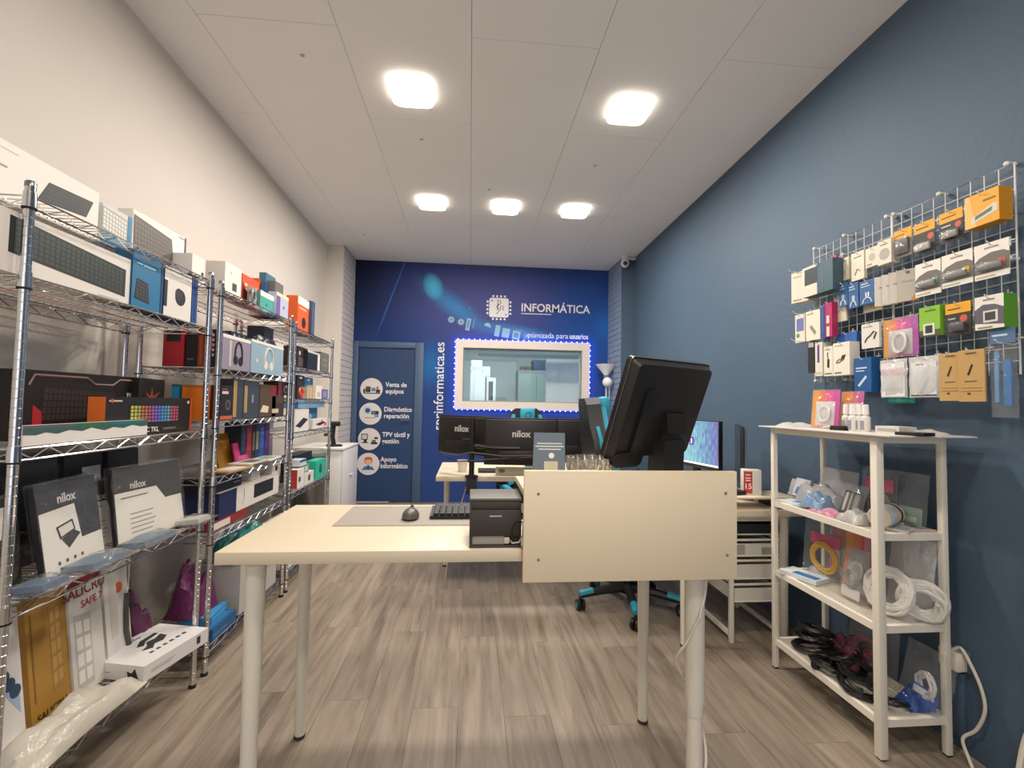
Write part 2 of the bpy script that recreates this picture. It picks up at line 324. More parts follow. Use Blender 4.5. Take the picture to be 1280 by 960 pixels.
# ------------------------------------------------------------------ door
BLUE_D = noisy('navy_door_paint', '#24406b', '#223d67', 3, 0.5); BLUE_F = noisy('slate_blue_frame_paint', '#4a6180', '#475d7c', 3, 0.5)
dr = struct(MB().box(DX0+0.005, DX1-0.005, YB+0.012, YB+0.05, 0.006, DZ1-0.006, BLUE_D).build('door_1'), 'navy blue door with four round white decals')
fr = MB()
for x0, x1, z0, z1 in ((DX0-0.065, DX0, 0, DZ1+0.075), (DX1, DX1+0.105, 0, DZ1+0.075), (DX0, DX1, DZ1, DZ1+0.075)): fr.box(x0, x1, YB-0.018, YB, z0, z1, BLUE_F, 0.004)
fr.build('door_frame', dr)
hd = MB(); hd.lathe([(0.02, 0), (0.02, 0.006)], m('#5b6a80', 0.4, 0.6), 14); hdo = hd.build('handle_rose', dr, (DX1-0.06, YB+0.012, 1.02)); hdo.rotation_euler = (math.pi/2, 0, 0)
hl = MB(); hl.tube([(DX1-0.06, YB+0.012, 1.02), (DX1-0.06, YB-0.03, 1.02), (DX1-0.16, YB-0.03, 1.02)], 0.008, m('#5b6a80', 0.4, 0.6), 8); hl.build('door_handle', dr)
fd = lambda u, v, t: (u, YB+0.0118-t, v)
LAB = [('Venta de\nequipos', 1.405), ('Diagnóstico y\nreparación', 1.095), ('TPV táctil y\ngestión', 0.78), ('Apoyo\ninformático', 0.472)]
DW = m('#e2dcda', 0.6)
for i, (s, z) in enumerate(LAB):
    cx = -1.232-0.004*i; dcl = MB(); dcl.prism([(cx+0.137*math.cos(a*0.2244), z+0.137*math.sin(a*0.2244)) for a in range(28)], fd, 0, 0.001, DW); dob = dcl.build('decal', dr)
    ic = MB(); K = m('#2c2a30', 0.6); B2 = m('#4f88b8', 0.6); R2 = m('#b04a3a', 0.6); O2 = m('#d98255', 0.6)
    def rc(u0, v0, u1, v1, mt, e_=0): ic.prism([(cx+u0, z+v0), (cx+u1, z+v0), (cx+u1, z+v1), (cx+u0, z+v1)], fd, 0.001, 0.0016+0.0003*e_, mt)
    def ci(u, v, r_, mt, e_=0): ic.prism([(cx+u+r_*math.cos(a*0.4488), z+v+r_*math.sin(a*0.4488)) for a in range(14)], fd, 0.001, 0.0016+0.0003*e_, mt)
    if i == 0:
        rc(-0.07, -0.04, -0.01, 0.03, K); rc(-0.06, -0.005, -0.02, 0.02, m('#70444a', 0.6), 1); rc(-0.1, -0.045, -0.075, -0.0, K); rc(0.0, -0.03, 0.05, 0.015, B2); rc(0.055, -0.045, 0.105, -0.005, K); rc(0.06, 0.0, 0.085, 0.03, R2); rc(-0.1, -0.06, 0.11, -0.048, K)
    elif i == 1:
        ci(-0.035, 0.04, 0.05, m('#bcd0dc', 0.6)); ci(-0.035, 0.04, 0.03, m('#2b4f86', 0.6), 1); rc(0.01, -0.01, 0.1, 0.035, K); rc(0.02, 0.0, 0.06, 0.025, B2, 1); rc(-0.07, -0.055, 0.06, -0.045, m('#a08a80', 0.6)); rc(0.05, -0.04, 0.1, -0.015, B2)
    elif i == 2:
        rc(-0.1, -0.01, -0.02, 0.065, K); rc(-0.09, 0.0, -0.03, 0.055, m('#cfc8c8', 0.6), 1); rc(-0.07, -0.04, -0.03, -0.01, K); rc(-0.1, -0.05, -0.01, -0.04, K); rc(0.02, -0.065, 0.1, -0.04, K); rc(0.03, -0.04, 0.08, -0.01, m('#4a7a4a', 0.6)); rc(0.06, 0.0, 0.105, 0.025, K)
    else:
        ci(0, 0.04, 0.052, O2); ci(0.0, 0.025, 0.036, m('#e8b896', 0.6), 1); rc(-0.045, 0.055, 0.045, 0.075, m('#c25a28', 0.6), 2); ic.prism([(cx-0.08, z-0.075), (cx+0.08, z-0.075), (cx+0.045, z-0.03), (cx-0.045, z-0.03)], fd, 0.001, 0.0016, m('#2f78ae', 0.6)); rc(-0.012, -0.06, 0.012, -0.015, m('#27466e', 0.6), 2)
    ic.build('icon', dob)
    text(dr, s, (-1.06-0.012*i, YB+0.0105, z+0.015), 0.082, PRW, bold=0.0018, sx=0.88)
# ------------------------------------------------------------------ window to the back room with LED strip
WF = m('#e9dfd2', 0.6)
wfo = MB()
for x0, x1, z0, z1 in ((WX0-0.097, WX0, WZ0-0.1, WZ1+0.1), (WX1, WX1+0.097, WZ0-0.1, WZ1+0.1), (WX0, WX1, WZ1, WZ1+0.1), (WX0, WX1, WZ0-0.1, WZ0)): wfo.box(x0, x1, YB-0.03, YB, z0, z1, WF)
w1 = struct(wfo.build('window_1'), 'white framed window to the back room outlined with blue LEDs')
rv = MB()
for x0, x1, z0, z1 in ((WX0, WX0+0.012, WZ0, WZ1), (WX1-0.012, WX1, WZ0, WZ1), (WX0+0.012, WX1-0.012, WZ1-0.012, WZ1), (WX0+0.012, WX1-0.012, WZ0, WZ0+0.012)): rv.box(x0, x1, YB-0.005, YB+0.1, z0, z1, m('#8a8d8c', 0.6))
rv.build('window_reveal', w1)
MB().box(WX0+0.012, WX1-0.012, YB+0.045, YB+0.05, WZ0+0.012, WZ1-0.012, film('window_pane_glass', '#bcd8d6', 0.05, 0.02, True)).build('pane', w1)
fx0, fx1, fz0, fz1 = WX0-0.105, WX1+0.105, WZ0-0.108, WZ1+0.108
strip = thing('led_strip', 'blue white LED strip running round the window frame', 'light strip', ((fx0+fx1)/2, YB, (fz0+fz1)/2))
SB = m('#2b3fd0', 0.5, 0, 0.7); SD = m('#b8c4ff', 0.5, 0, 4.0)
loop = [(fx0, fz0), (fx1, fz0), (fx1, fz1), (fx0, fz1)]
cxm, czm = (fx0+fx1)/2, (fz0+fz1)/2
for k in range(4):
    (xa, za), (xb, zb) = loop[k], loop[(k+1) % 4]; st = MB()
    st.box(min(xa, xb)-0.005-cxm, max(xa, xb)+0.005-cxm, -0.012, -0.004, min(za, zb)-0.005-czm, max(za, zb)+0.005-czm, SB); so = st.build('strip_run', strip)
    L = math.hypot(xb-xa, zb-za); nn = int(L/0.068); dts = MB()
    for j in range(nn):
        t = (j+0.5)/nn; x, z = xa+(xb-xa)*t-cxm, za+(zb-za)*t-czm; dts.box(x-0.006, x+0.006, -0.018, -0.012, z-0.006, z+0.006, SD)
    d_ = dts.build('led_dots', so); d_['kind'] = 'stuff'
    la = bpy.data.lights.new('led_glow', 'AREA'); la.shape = 'RECTANGLE'; la.size = L if k % 2 == 0 else 0.02; la.size_y = 0.02 if k % 2 == 0 else L
    la.energy = 0.6*L/2; la.color = (0.10, 0.16, 1.0); lo = bpy.data.objects.new('led_glow', la); COL.objects.link(lo); lo.parent = strip
    ox, oz = ((0, -0.03), (0.03, 0), (0, 0.03), (-0.03, 0))[k]
    lo.location = ((xa+xb)/2-cxm+ox, -0.06, (za+zb)/2-czm+oz); lo.rotation_euler = (math.pi/2, 0, 0)
# back room seen through the window
BRW = noisy('pale_green_white_wall', '#cfdad8', '#c6d2d0', 2, 0.8); BR = 8.7
br = MB(); br.box(-0.9, 2.9, BR, BR+0.1, 0, 2.7, BRW); br.box(-1.0, -0.9, YB+0.1, BR, 0, 2.7, BRW); br.box(2.9, 3.0, YB+0.1, BR, 0, 2.7, BRW)
struct(br.build('wall_backroom'), 'pale walls of the back room behind the window')
struct(MB().box(-1.0, 3.0, YB+0.1, BR+0.1, -0.05, 0, m('#8d8478', 0.6)).build('floor_backroom'), 'plain floor of the back room')
struct(MB().box(-1.0, 3.0, YB+0.1, BR+0.1, 2.7, 2.75, m('#dfe6e4', 0.8)).build('ceiling_backroom'), 'white ceiling of the back room')
bl_ = tag(MB().box(-0.6, 0.6, -0.08, 0.08, -0.05, 0, m('#e8fff8', 0.4, 0, 6.0)).build('tube_light', None, (0.6, 6.27, 2.7)), 'cool white tube light on the ceiling of the back room', 'light')
la = bpy.data.lights.new('tube_glow', 'AREA'); la.shape = 'RECTANGLE'; la.size = 1.6; la.size_y = 0.3; la.energy = 46; la.color = (0.86, 1.0, 0.97)
lo = bpy.data.objects.new('tube_glow', la); COL.objects.link(lo); lo.parent = bl_; lo.location = (0, 0, -0.06)
# ------------------------------------------------------------------ ceiling lamps
def ceiling_lamp(x, y, lab, ):
    t = thing('ceiling_lamp', lab, 'ceiling lamp', (x, y, ZC), 0, 'square ceiling lamps')
    MB().prism(round_poly(0, 0, 0.2, 0.2, 0.03), lambda u, v, q: (u, v, q), -0.022, 0, m('#f4f1ec', 0.4)).build('housing', t)
    MB().prism(round_poly(0, 0, 0.235, 0.235, 0.05, 6), lambda u, v, q: (u, v, q), -0.034, -0.022, m('#fff3e4', 0.4, 0, 5.0)).build('diffuser', t)
    la = bpy.data.lights.new('lamp_glow', 'AREA'); la.shape = 'SQUARE'; la.size = 0.2; la.energy = LAMP_W; la.color = LAMP_COL
    lo = bpy.data.objects.new('lamp_glow', la); COL.objects.link(lo); lo.parent = t; lo.location = (0, 0, -0.045)
for x, y, s in ((-0.367, 2.61, 'bright square ceiling lamp, the left of the two nearer ones'), (0.913, 2.63, 'bright square ceiling lamp, the right of the two nearer ones'), (-0.373, 4.09, 'bright square ceiling lamp, leftmost in the rear row of three'),
                (0.282, 4.10, 'bright square ceiling lamp, middle one in the rear row of three'), (0.92, 4.10, 'bright square ceiling lamp, rightmost in the rear row of three'),
                (0.27, 0.85, 'bright square ceiling lamp overhead, between the viewpoint and the counter'),
                (0.27, -0.6, 'bright square ceiling lamp behind the viewpoint near the shop window')): ceiling_lamp(x, y, s)
# ------------------------------------------------------------------ counter table
TZ, TX0, TX1, TY0, TY1 = 0.82, -0.702, 0.812, 1.383, 1.995
t = thing('counter_table', 'long white counter table on four round white legs', 'table', ((TX0+TX1)/2, (TY0+TY1)/2, 0))
cx, cy = (TX0+TX1)/2, (TY0+TY1)/2
MB().box(TX0-cx, TX1-cx, TY0-cy, TY1-cy, TZ-0.035, TZ, WHITE_TAB, 0.0015).build('tabletop', t)
def adj_leg(parent, x, y, top, r=0.021, collar=None):
    g = MB(); zc = collar or 0.0
    g.lathe([(r*0.85, 0.012), (r*0.9, top*0.3), (r*1.12, top-0.02), (r*1.9, top-0.006), (r*1.9, top)], WHITE_MET, 20) if not collar else \
        g.lathe([(r*0.98, 0.012), (r*0.98, collar-0.02), (r*1.06, collar-0.018), (r*1.1, collar), (r*1.16, collar+0.012), (r*1.22, collar+0.03), (r*1.22, top-0.004), (r*2, top-0.004), (r*2, top)], WHITE_MET, 24)
    lg = g.build('leg', parent, (x, y, 0))
    MB().lathe([(r*0.9, 0), (r*0.95, 0.012)], m('#3a3632', 0.7), 16).build('foot', lg)
    return lg
for x, y, c in ((-0.618, 1.452, None), (-0.604, 1.838, None), (0.728, 1.452, 0.30), (0.708, 1.838, None)): adj_leg(t, x-cx, y-cy, TZ-0.035, 0.025 if (c or y < 1.5) else 0.022, c)
# riser shelf on the counter with its tall front panel
rs = thing('counter_riser', 'white front panel and raised shelf mounted on the right of the counter', 'counter screen', (0.486, 1.37, TZ))
MB().box(-0.324, 0.325, -0.019, -0.001, -0.085, 0.236, m('#ecdabb', 0.45), 0.001).build('front_panel', rs)
MB().box(-0.324, 0.325, 0.0, 0.245, 0.16, 0.18, WHITE_TAB, 0.001).build('shelf_board', rs)
for x in (-0.26, 0.27): MB().box(x-0.009, x+0.009, 0.013, 0.235, 0.0, 0.16, WHITE_TAB, 0.001).build('support_board', rs)
for px_, py_ in ((673, 617.5), (673, 700), (907, 616.5), (909, 694)):
    q = ony(px_, py_, 1.351); g = MB().lathe([(0.0045, 0), (0.0045, 0.0012)], m('#8d8578', 0.5, 0.3), 10).build('screw', rs, (q.x-0.486, -0.019, q.z-TZ)); g.rotation_euler = (math.pi/2, 0, 0)
# white cable coiled round the front right leg
pts = []
for i in range(46):
    f = i/45; z = 0.775-0.66*f; a = -0.4 + f*7.6; rr = 0.034 + (0.022*math.sin(math.pi*f*3)**2 if 0.25 < f < 0.8 else 0)
    pts.append((0.728+rr*math.cos(a), 1.452-rr*math.sin(a)*1.0, z))
pts += [(0.765, 1.43, 0.08), (0.775, 1.42, 0.02), (0.80, 1.40, 0.005), (0.85, 1.34, 0.004)]
tag(MB().tube(pts, 0.0042, m('#e6dfd2', 0.5), 6).build('mains_lead'), 'white cord wound round the front right leg of the counter', 'cord')
# desk mat, mouse, keyboard, receipt printer on the counter
q0, q1 = onz(416, 657, TZ), onz(455, 632, TZ)
mt_ = MB(); mt_.prism([(q0.x, 1.655), (0.27, 1.655), (0.27, 1.955), (q0.x, 1.955)], lambda u, v, q: (u, v, TZ+q), 0.0005, 0.0025, m('#9d958b', 0.6)); tag(mt_.build('desk_mat'), 'grey desk mat lying on the white counter', 'desk mat')
def mouse_mesh(parent):
    g = MB(); N = 14; prof = [(0, 0.2, 0.55), (0.1, 0.75, 0.8), (0.3, 0.98, 1.0), (0.55, 1.0, 1.0), (0.8, 0.85, 0.72), (0.95, 0.55, 0.4), (1, 0.15, 0.2)]
    vs = []
    for tq, wv, hv in prof:
        for k in range(N):
            a = math.pi*k/(N-1); vs.append((math.cos(a)*0.031*wv, -0.052+0.104*tq, 0.006+0.032*hv*math.sin(a)))
    fs = [(i*N+k, i*N+k+1, (i+1)*N+k+1, (i+1)*N+k) for i in range(len(prof)-1) for k in range(N-1)]
    fs += [tuple(range(N)), tuple((len(prof)-1)*N+k for k in range(N-1, -1, -1))] + [(i*N, (i+1)*N, (i+1)*N+N-1, i*N+N-1) for i in range(len(prof)-1)]
    g.add(vs, fs, m('#5a5653', 0.35)); g.build('shell', parent)
    b_ = MB(); b_.prism([(0.030*math.cos(a*0.2618)*1.0, 0.05*math.sin(a*0.2618)) for a in range(24)], lambda u, v, q: (u, v, q), 0.0, 0.010, BLACK); b_.build('base', parent)
    w_ = MB(); w_.tube([(-0.004, 0.028, 0.034), (0.004, 0.028, 0.034)], 0.008, BLACK, 12); w_.build('scroll_wheel', parent)
    w_ = MB(); w_.box(-0.006, 0.006, -0.012, 0.042, 0.03, 0.0368, BLACK); w_.build('centre_strip', parent)
q = onz(513.5, 645, TZ+0.01); ms = thing('computer_mouse', 'dark grey cordless mouse on the desk mat', 'mouse', (q.x, q.y, TZ+0.003), 0); mouse_mesh(ms)
def keyboard(name, lab, loc, rz, w=0.44, d=0.13, body=BLACK, key=m('#2c2b2d', 0.5), cols=18):
    k = thing(name, lab, 'keyboard', loc, rz)
    g = MB(); g.prism([(-d/2, 0.0), (d/2, 0.0), (d/2, 0.022), (-d/2, 0.012)], lambda u, v, q: (q, u, v), -w/2, w/2, body); g.build('case', k)
    kw = (w-0.02)/cols; me = MB().box(-kw*0.44, kw*0.44, -0.0085, 0.0085, 0, 0.009, key, 0.0015).mesh('key')
    for r_ in range(6):
        for c in range(cols):
            if c in (13,) or (c == 14 and False): continue
            y = -d/2+0.014 + r_*0.0205; kk = link('key', me, k, (-w/2+0.01+kw*(c+0.5), y, 0.0125+0.010*(y+d/2)/d)); kk.rotation_euler = (0.075, 0, 0)
    return k
keyboard('computer_keyboard', 'black keyboard lying on the desk mat beside the receipt printer', (0.082, 1.80, TZ+0.003), 0.0, 0.44)
# receipt printer: front face corners from the survey
a_, b_ = onz(590, 682.5, TZ), onz(653, 684, TZ)
pxc, pyc = 0.084, a_.y
pw = 0.155
prn = thing('receipt_printer', 'black receipt printer with an open grey slot beside the white panel', 'printer', (pxc, 1.40, TZ))
PB = m('#3b332d', 0.5); PG = m('#5f5a53', 0.5)
g = MB(); g.box(-pw/2, pw/2, 0.012, 0.15, 0.0, 0.113, PB, 0.004); g.box(-pw/2, pw/2, 0.0, 0.014, 0.034, 0.113, PB, 0.003); g.box(-pw/2, pw/2, 0.0, 0.014, 0.0, 0.008, PB); g.box(-pw/2, -pw/2+0.008, 0.0, 0.014, 0.008, 0.034, PB); g.box(pw/2-0.006, pw/2, 0, 0.014, 0.008, 0.034, PB); g.build('body', prn)
g = MB(); g.box(-pw/2+0.001, pw/2-0.001, 0.0, 0.15, 0.113, 0.138, PB, 0.004); g.build('cover', prn)
g = MB(); g.box(-pw/2-0.001, pw/2+0.001, -0.002, 0.15, 0.138, 0.147, PG, 0.003); g.build('lid', prn)
MB().box(-pw/2+0.009, pw/2-0.05, 0.008, 0.0125, 0.009, 0.033, m('#aba59a', 0.6)).build('slot_plate', prn)
g = MB(); [g.box(-0.018+0.0045*i, -0.018+0.0045*i+0.0034, -0.0006, 0.0, 0.092, 0.0955, m('#d9d4cc', 0.5)) for i in range(8)]; g.build('maker_mark', prn)
g = MB(); g.tube([(0.045, 0.006, 0.02), (0.05, -0.004, 0.015), (0.07, -0.006, 0.018), (0.082, 0.002, 0.035), (0.084, 0.01, 0.06)], 0.0026, m('#b8b1a5', 0.5), 6); g.tube([(0.04, 0.006, 0.024), (0.052, -0.005, 0.03), (0.048, -0.005, 0.055), (0.06, -0.004, 0.078), (0.083, 0.005, 0.074)], 0.002, BLACK, 6); g.build('cable', prn)
MB().box(0.026, 0.042, 0.0, 0.012, 0.012, 0.03, m('#c9bfb0', 0.5), 0.002).build('plug', prn)
# acrylic sign on the riser (the code on it is left out)
q = ony(688, 588, 1.47); sg = thing('counter_sign', 'slate blue acrylic sign standing on the riser', 'sign', (q.x-0.002, 1.47, TZ+0.18), -0.06)
SL = m('#66727c', 0.4)
def tilted(mb, poly, mt, t0=0.0, t1=0.003): mb.prism(poly, lambda u, v, q: (u, -q+v*0.16, v), t0, t1, mt); return mb
tilted(MB(), [(-0.056, 0), (0.05, 0), (0.05, 0.158), (-0.05, 0.158)], SL).build('plate', sg)
g = MB()
for i, (v, w_) in enumerate(((0.122, 0.04), (0.113, 0.046), (0.104, 0.036))): tilted(g, [(-w_, v), (w_, v), (w_, v+0.004), (-w_, v+0.004)], m('#cfd0ca', 0.5), 0.003, 0.0036)
tilted(g, [(0.006+0.009*math.cos(a*0.45), 0.086+0.009*math.sin(a*0.45)) for a in range(14)], m('#e8e4da', 0.5), 0.003, 0.0036); g.build('lettering', sg)
tilted(MB(), [(-0.018, 0.022), (0.026, 0.022), (0.026, 0.068), (-0.018, 0.068)], m('#c9c1a6', 0.6), 0.003, 0.0038).build('sticker', sg)
MB().box(-0.05, 0.05, -0.005, 0.06, 0.0, 0.003, SL).build('foot_plate', sg)
# cut glass bowl on the riser
q = ony(737, 588, 1.475); bw = thing('glass_bowl', 'cut glass bowl standing on the riser', 'bowl', (q.x, 1.475, TZ+0.18))
glass, n, l, b = nodes('cut_glass'); b.inputs['Base Color'].default_value = rgb('#f2eee6'); b.inputs['Roughness'].default_value = 0.04; b.inputs['Transmission Weight'].default_value = 0.92; b.inputs['IOR'].default_value = 1.5
g = MB(); N = 36
prof = [(0.030, 0.0), (0.052, 0.004), (0.066, 0.025), (0.073, 0.05), (0.078, 0.082), (0.0745, 0.082), (0.068, 0.05), (0.06, 0.027), (0.045, 0.012), (0.001, 0.01)]
vs = []
for i, (r_, z) in enumerate(prof):
    for k in range(N):
        a = 2*math.pi*k/N; rr = r_*(1 + (0.03 if (k % 2) and 1 <= i <= 3 else 0)); vs.append((rr*math.cos(a), rr*math.sin(a), z + (0.0025 if (k % 2) and i in (4, 5) else 0)))
fs = [(i*N+k, i*N+(k+1) % N, (i+1)*N+(k+1) % N, (i+1)*N+k) for i in range(len(prof)-1) for k in range(N)] + [tuple(range(N-1, -1, -1)), tuple((len(prof)-1)*N+k for k in range(N))]
g.add(vs, fs, glass); g.build('bowl_body', bw, smooth=False)
# ------------------------------------------------------------------ touch till screen, seen from behind
tl = thing('till_screen', 'large black tilted touch till screen seen from behind on the riser', 'till', (0.61, 1.479, TZ+0.18), 0.527)
# local frame: +x right along the screen, -y towards the viewer (its back), tilted so the top leans to the viewer
TILT = 0.351; zc = 1.244-TZ-0.18; w2, h2 = 0.20, 0.165
def tp(u, v, q):  # q: thickness towards the back
    return (u, -math.sin(TILT)*v - math.cos(TILT)*q, zc + math.cos(TILT)*v - math.sin(TILT)*q)
PBK = m('#1b1a1a', 0.38); PBK2 = m('#232121', 0.42)
MB().prism(round_poly(0, 0, 2*w2, 2*h2, 0.014, 4), tp, -0.006, 0.012, PBK).build('front_bezel', tl)
g = MB()
A = round_poly(0, 0, 2*w2-0.006, 2*h2-0.006, 0.014, 4); B_ = round_poly(0, 0, 2*w2-0.028, 2*h2-0.028, 0.016, 4); N = len(A)
g.add([tp(u, v, 0.013) for u, v in A] + [tp(u, v, 0.038) for u, v in B_], [tuple(range(N-1, -1, -1)), tuple(range(N, 2*N))] + [(k, (k+1) % N, N+(k+1) % N, N+k) for k in range(N)], PBK2); g.build('rear_shell', tl)
g = MB(); g.tube([tp(u, v, 0.0125) for u, v in round_poly(0, 0, 2*w2+0.001, 2*h2+0.001, 0.014, 4)], 0.0014, m('#8a8680', 0.3, 0.8), 5, True); g.build('trim_line', tl)
g = MB(); g.prism(round_poly(-0.105, -0.03, 0.042, 0.21, 0.008), tp, 0.036, 0.047, PBK); g.build('side_rib', tl)
g = MB(); g.prism(round_poly(-0.12, -0.158, 0.13, 0.05, 0.02), tp, 0.02, 0.046, BLACK); g.build('cable_bay', tl)
g = MB()
for v0, v1, q0_, q1_, wv in ((0.0, -0.06, 0.036, 0.075, 0.05), (-0.06, -0.14, 0.036, 0.085, 0.05)):
    g.prism([(v0, 0.036), (v1, 0.036), (v1, q1_), (v0, q0_+0.012)], lambda u, v, q: tp(q+0.045, u, v), -wv, wv, PBK)
g.build('hinge_block', tl)
g = MB(); g.prism([(-0.155, 0.0), (0.02, 0.0), (0.02, 0.014), (-0.04, 0.02), (-0.05, 0.15), (-0.11, 0.14), (-0.105, 0.02), (-0.155, 0.014)], lambda u, v, q: (q+0.045, u+0.07, v), -0.052, 0.052, PBK2); g.build('stand', tl)
g = MB(); g.box(-0.02, 0.07, -0.1085, -0.107, 0.0, 0.002, BLACK); g.build('badge', tl)
g = MB(); g.tube([(-0.13, -0.03, 0.06), (-0.12, -0.06, 0.03), (-0.07, -0.075, 0.012), (-0.02, -0.07, 0.03), (0.0, -0.05, 0.05)], 0.0035, BLACK, 6); g.build('cable', tl)
# ------------------------------------------------------------------ back desk with monitors
DKZ = 0.75
def simple_desk(name, lab, x0, x1, y0, y1, z, legs, th=0.034):
    d = thing(name, lab, 'desk', ((x0+x1)/2, (y0+y1)/2, 0)); X, Y = (x0+x1)/2, (y0+y1)/2
    MB().box(x0-X, x1-X, y0-Y, y1-Y, z-th, z, WHITE_TAB, 0.0015).build('tabletop', d)
    for lx, ly in legs: adj_leg(d, lx-X, ly-Y, z-th, 0.02)
    return d
simple_desk('rear_desk', 'white desk carrying the dark monitors in front of the mural', -0.22, 1.02, 3.2, 3.95, DKZ, ((-0.165, 3.64), (0.95, 3.64)))
simple_desk('wall_desk', 'white desk along the blue wall behind the counter', 1.085, 1.80, 2.33, 3.55, 0.715, ((1.14, 2.39), (1.70, 2.39), (1.14, 3.49), (1.70, 3.49)))
MONB = m('#262120', 0.4)
def monitor(name, lab, x, y, z, w, h, rz, logo=True, back=True, tilt=0.0, scr=None):
    o = thing(name, lab, 'monitor', (x, y, z), rz); o.rotation_euler = (tilt, 0, rz)
    MB().box(-w/2, w/2, 0.0, 0.018, 0, h, BLACK, 0.004).build('screen_bezel', o)
    MB().box(-w/2+0.01, w/2-0.01, -0.018, 0.0, 0.012, h-0.012, MONB, 0.006).build('rear_cover', o)
    MB().box(-w/2+0.006, w/2-0.006, 0.018, 0.0186, 0.014, h-0.006, scr or m('#0c0d10', 0.15)).build('display', o)
    MB().box(-w*0.3, w*0.3, -0.03, -0.016, 0.03, 0.1, MONB, 0.006).build('port_housing', o)
    if logo: text(o, 'nilox', (0, -0.0186, h*0.66), 0.062, m('#cfc8c0', 0.5), align='CENTER', bold=0.0018)
    return o
monitor('computer_monitor', 'dark monitor back with pale wordmark, leftmost above the rear desk', -0.045, 3.33, 0.885, 0.44, 0.275, -0.62)
monitor('computer_monitor', 'dark monitor back with pale wordmark, behind the slate sign', 0.35, 3.14, 0.835, 0.50, 0.32, -0.10)
monitor('computer_monitor', 'plain black monitor back between the slate sign and the till', 0.80, 3.30, 0.86, 0.40, 0.29, 0.12, logo=False)
MB().box(-0.03, 0.03, -0.045, -0.02, -0.105, 0.1, BLACK, 0.004).build('stand', bpy.data.objects['computer_monitor.002']); MB().box(-0.11, 0.11, -0.12, 0.08, -0.11, -0.1, BLACK, 0.003).build('stand_foot', bpy.data.objects['computer_monitor.002'])
st = thing('monitor_arm', 'black monitor pole clamped to the front edge of the rear desk', 'monitor arm', (0.02, 3.178, DKZ))
g = MB(); g.tube([(0, 0, -0.09), (0, 0, 0.40)], 0.0185, BLACK, 14); g.build('pole', st)
g = MB(); g.lathe([(0.045, 0.0), (0.045, 0.01), (0.02, 0.016)], BLACK, 18); g.build('base_collar', st)
MB().box(-0.035, 0.035, -0.03, -0.012, -0.11, 0.0, DARK, 0.003).build('clamp', st)
g = MB(); g.tube([(0, 0, 0.25), (-0.06, 0.05, 0.24), (-0.06, 0.10, 0.24)], 0.014, BLACK, 8); g.tube([(0, 0, 0.21), (0.15, -0.04, 0.2), (0.32, -0.05, 0.2)], 0.014, BLACK, 8); g.build('arm', st)
g = MB(); g.tube([(-0.22, -0.02, 0.17), (-0.1, -0.05, 0.15), (0.0, -0.045, 0.17), (0.2, -0.12, 0.155), (0.45, -0.11, 0.16)], 0.004, m('#3a3532', 0.5), 5); g.tube([(-0.2, -0.01, 0.15), (-0.08, -0.05, 0.11), (0.1, -0.1, 0.13), (0.4, -0.12, 0.15)], 0.004, BLACK, 5); g.build('cable', st)
def bx(name, lab, cat, x, y, z, w, d, h, col, rz=0.0, group=None, ch=0.0015, rough=0.55):
    o = MB().box(-w/2, w/2, -d/2, d/2, 0, h, m(col, rough), ch).build(name, None, (x, y, z), rz); return tag(o, lab, cat, group)
# small things on the rear desk
o = thing('paper_cup', 'white cup standing at the left end of the rear desk', 'cup', (-0.04+0.02-0.02, 3.42, DKZ)); MB().lathe([(0.03, 0), (0.037, 0.085), (0.035, 0.085), (0.028, 0.004)], m('#e9e0d2', 0.5), 18).build('cup_body', o)
o.location.x = ony(578, 578, 3.42).x
o = thing('long_carton', 'long narrow cream carton with a pale green end on the rear desk', 'box', (0.32, 3.27, DKZ)); MB().box(-0.13, 0.13, -0.03, 0.03, 0, 0.06, m('#d9cdb6', 0.6), 0.002).build('carton', o); MB().box(0.06, 0.125, -0.0306, -0.03, 0.005, 0.05, m('#cfc36a', 0.6)).build('green_print', o); MB().box(-0.11, -0.07, -0.0306, -0.03, 0.02, 0.045, m('#8a7a68', 0.6)).build('print', o)
o = thing('sticky_pad', 'small turquoise box on top of the long carton', 'box', (0.45, 3.28, DKZ+0.06)); MB().box(-0.055, 0.055, -0.02, 0.02, 0, 0.04, m('#3aa9c4', 0.5), 0.003).build('pad', o)
g = MB(); g.box(-0.13, 0.13, -0.09, 0.09, 0, 0.012, BLACK, 0.003); tag(g.build('laptop_dock', None, (0.20, 3.45, DKZ)), 'flat black dock lying behind the long carton', 'dock')
g = MB(); g.tube([(0.0, 3.3, 0.71), (-0.06, 3.3, 0.5), (-0.12, 3.32, 0.25), (-0.15, 3.35, 0.01)], 0.004, m('#cfc8bc', 0.5), 6); tag(g.build('mains_lead'), 'thin white cord hanging below the left of the rear desk', 'cord')
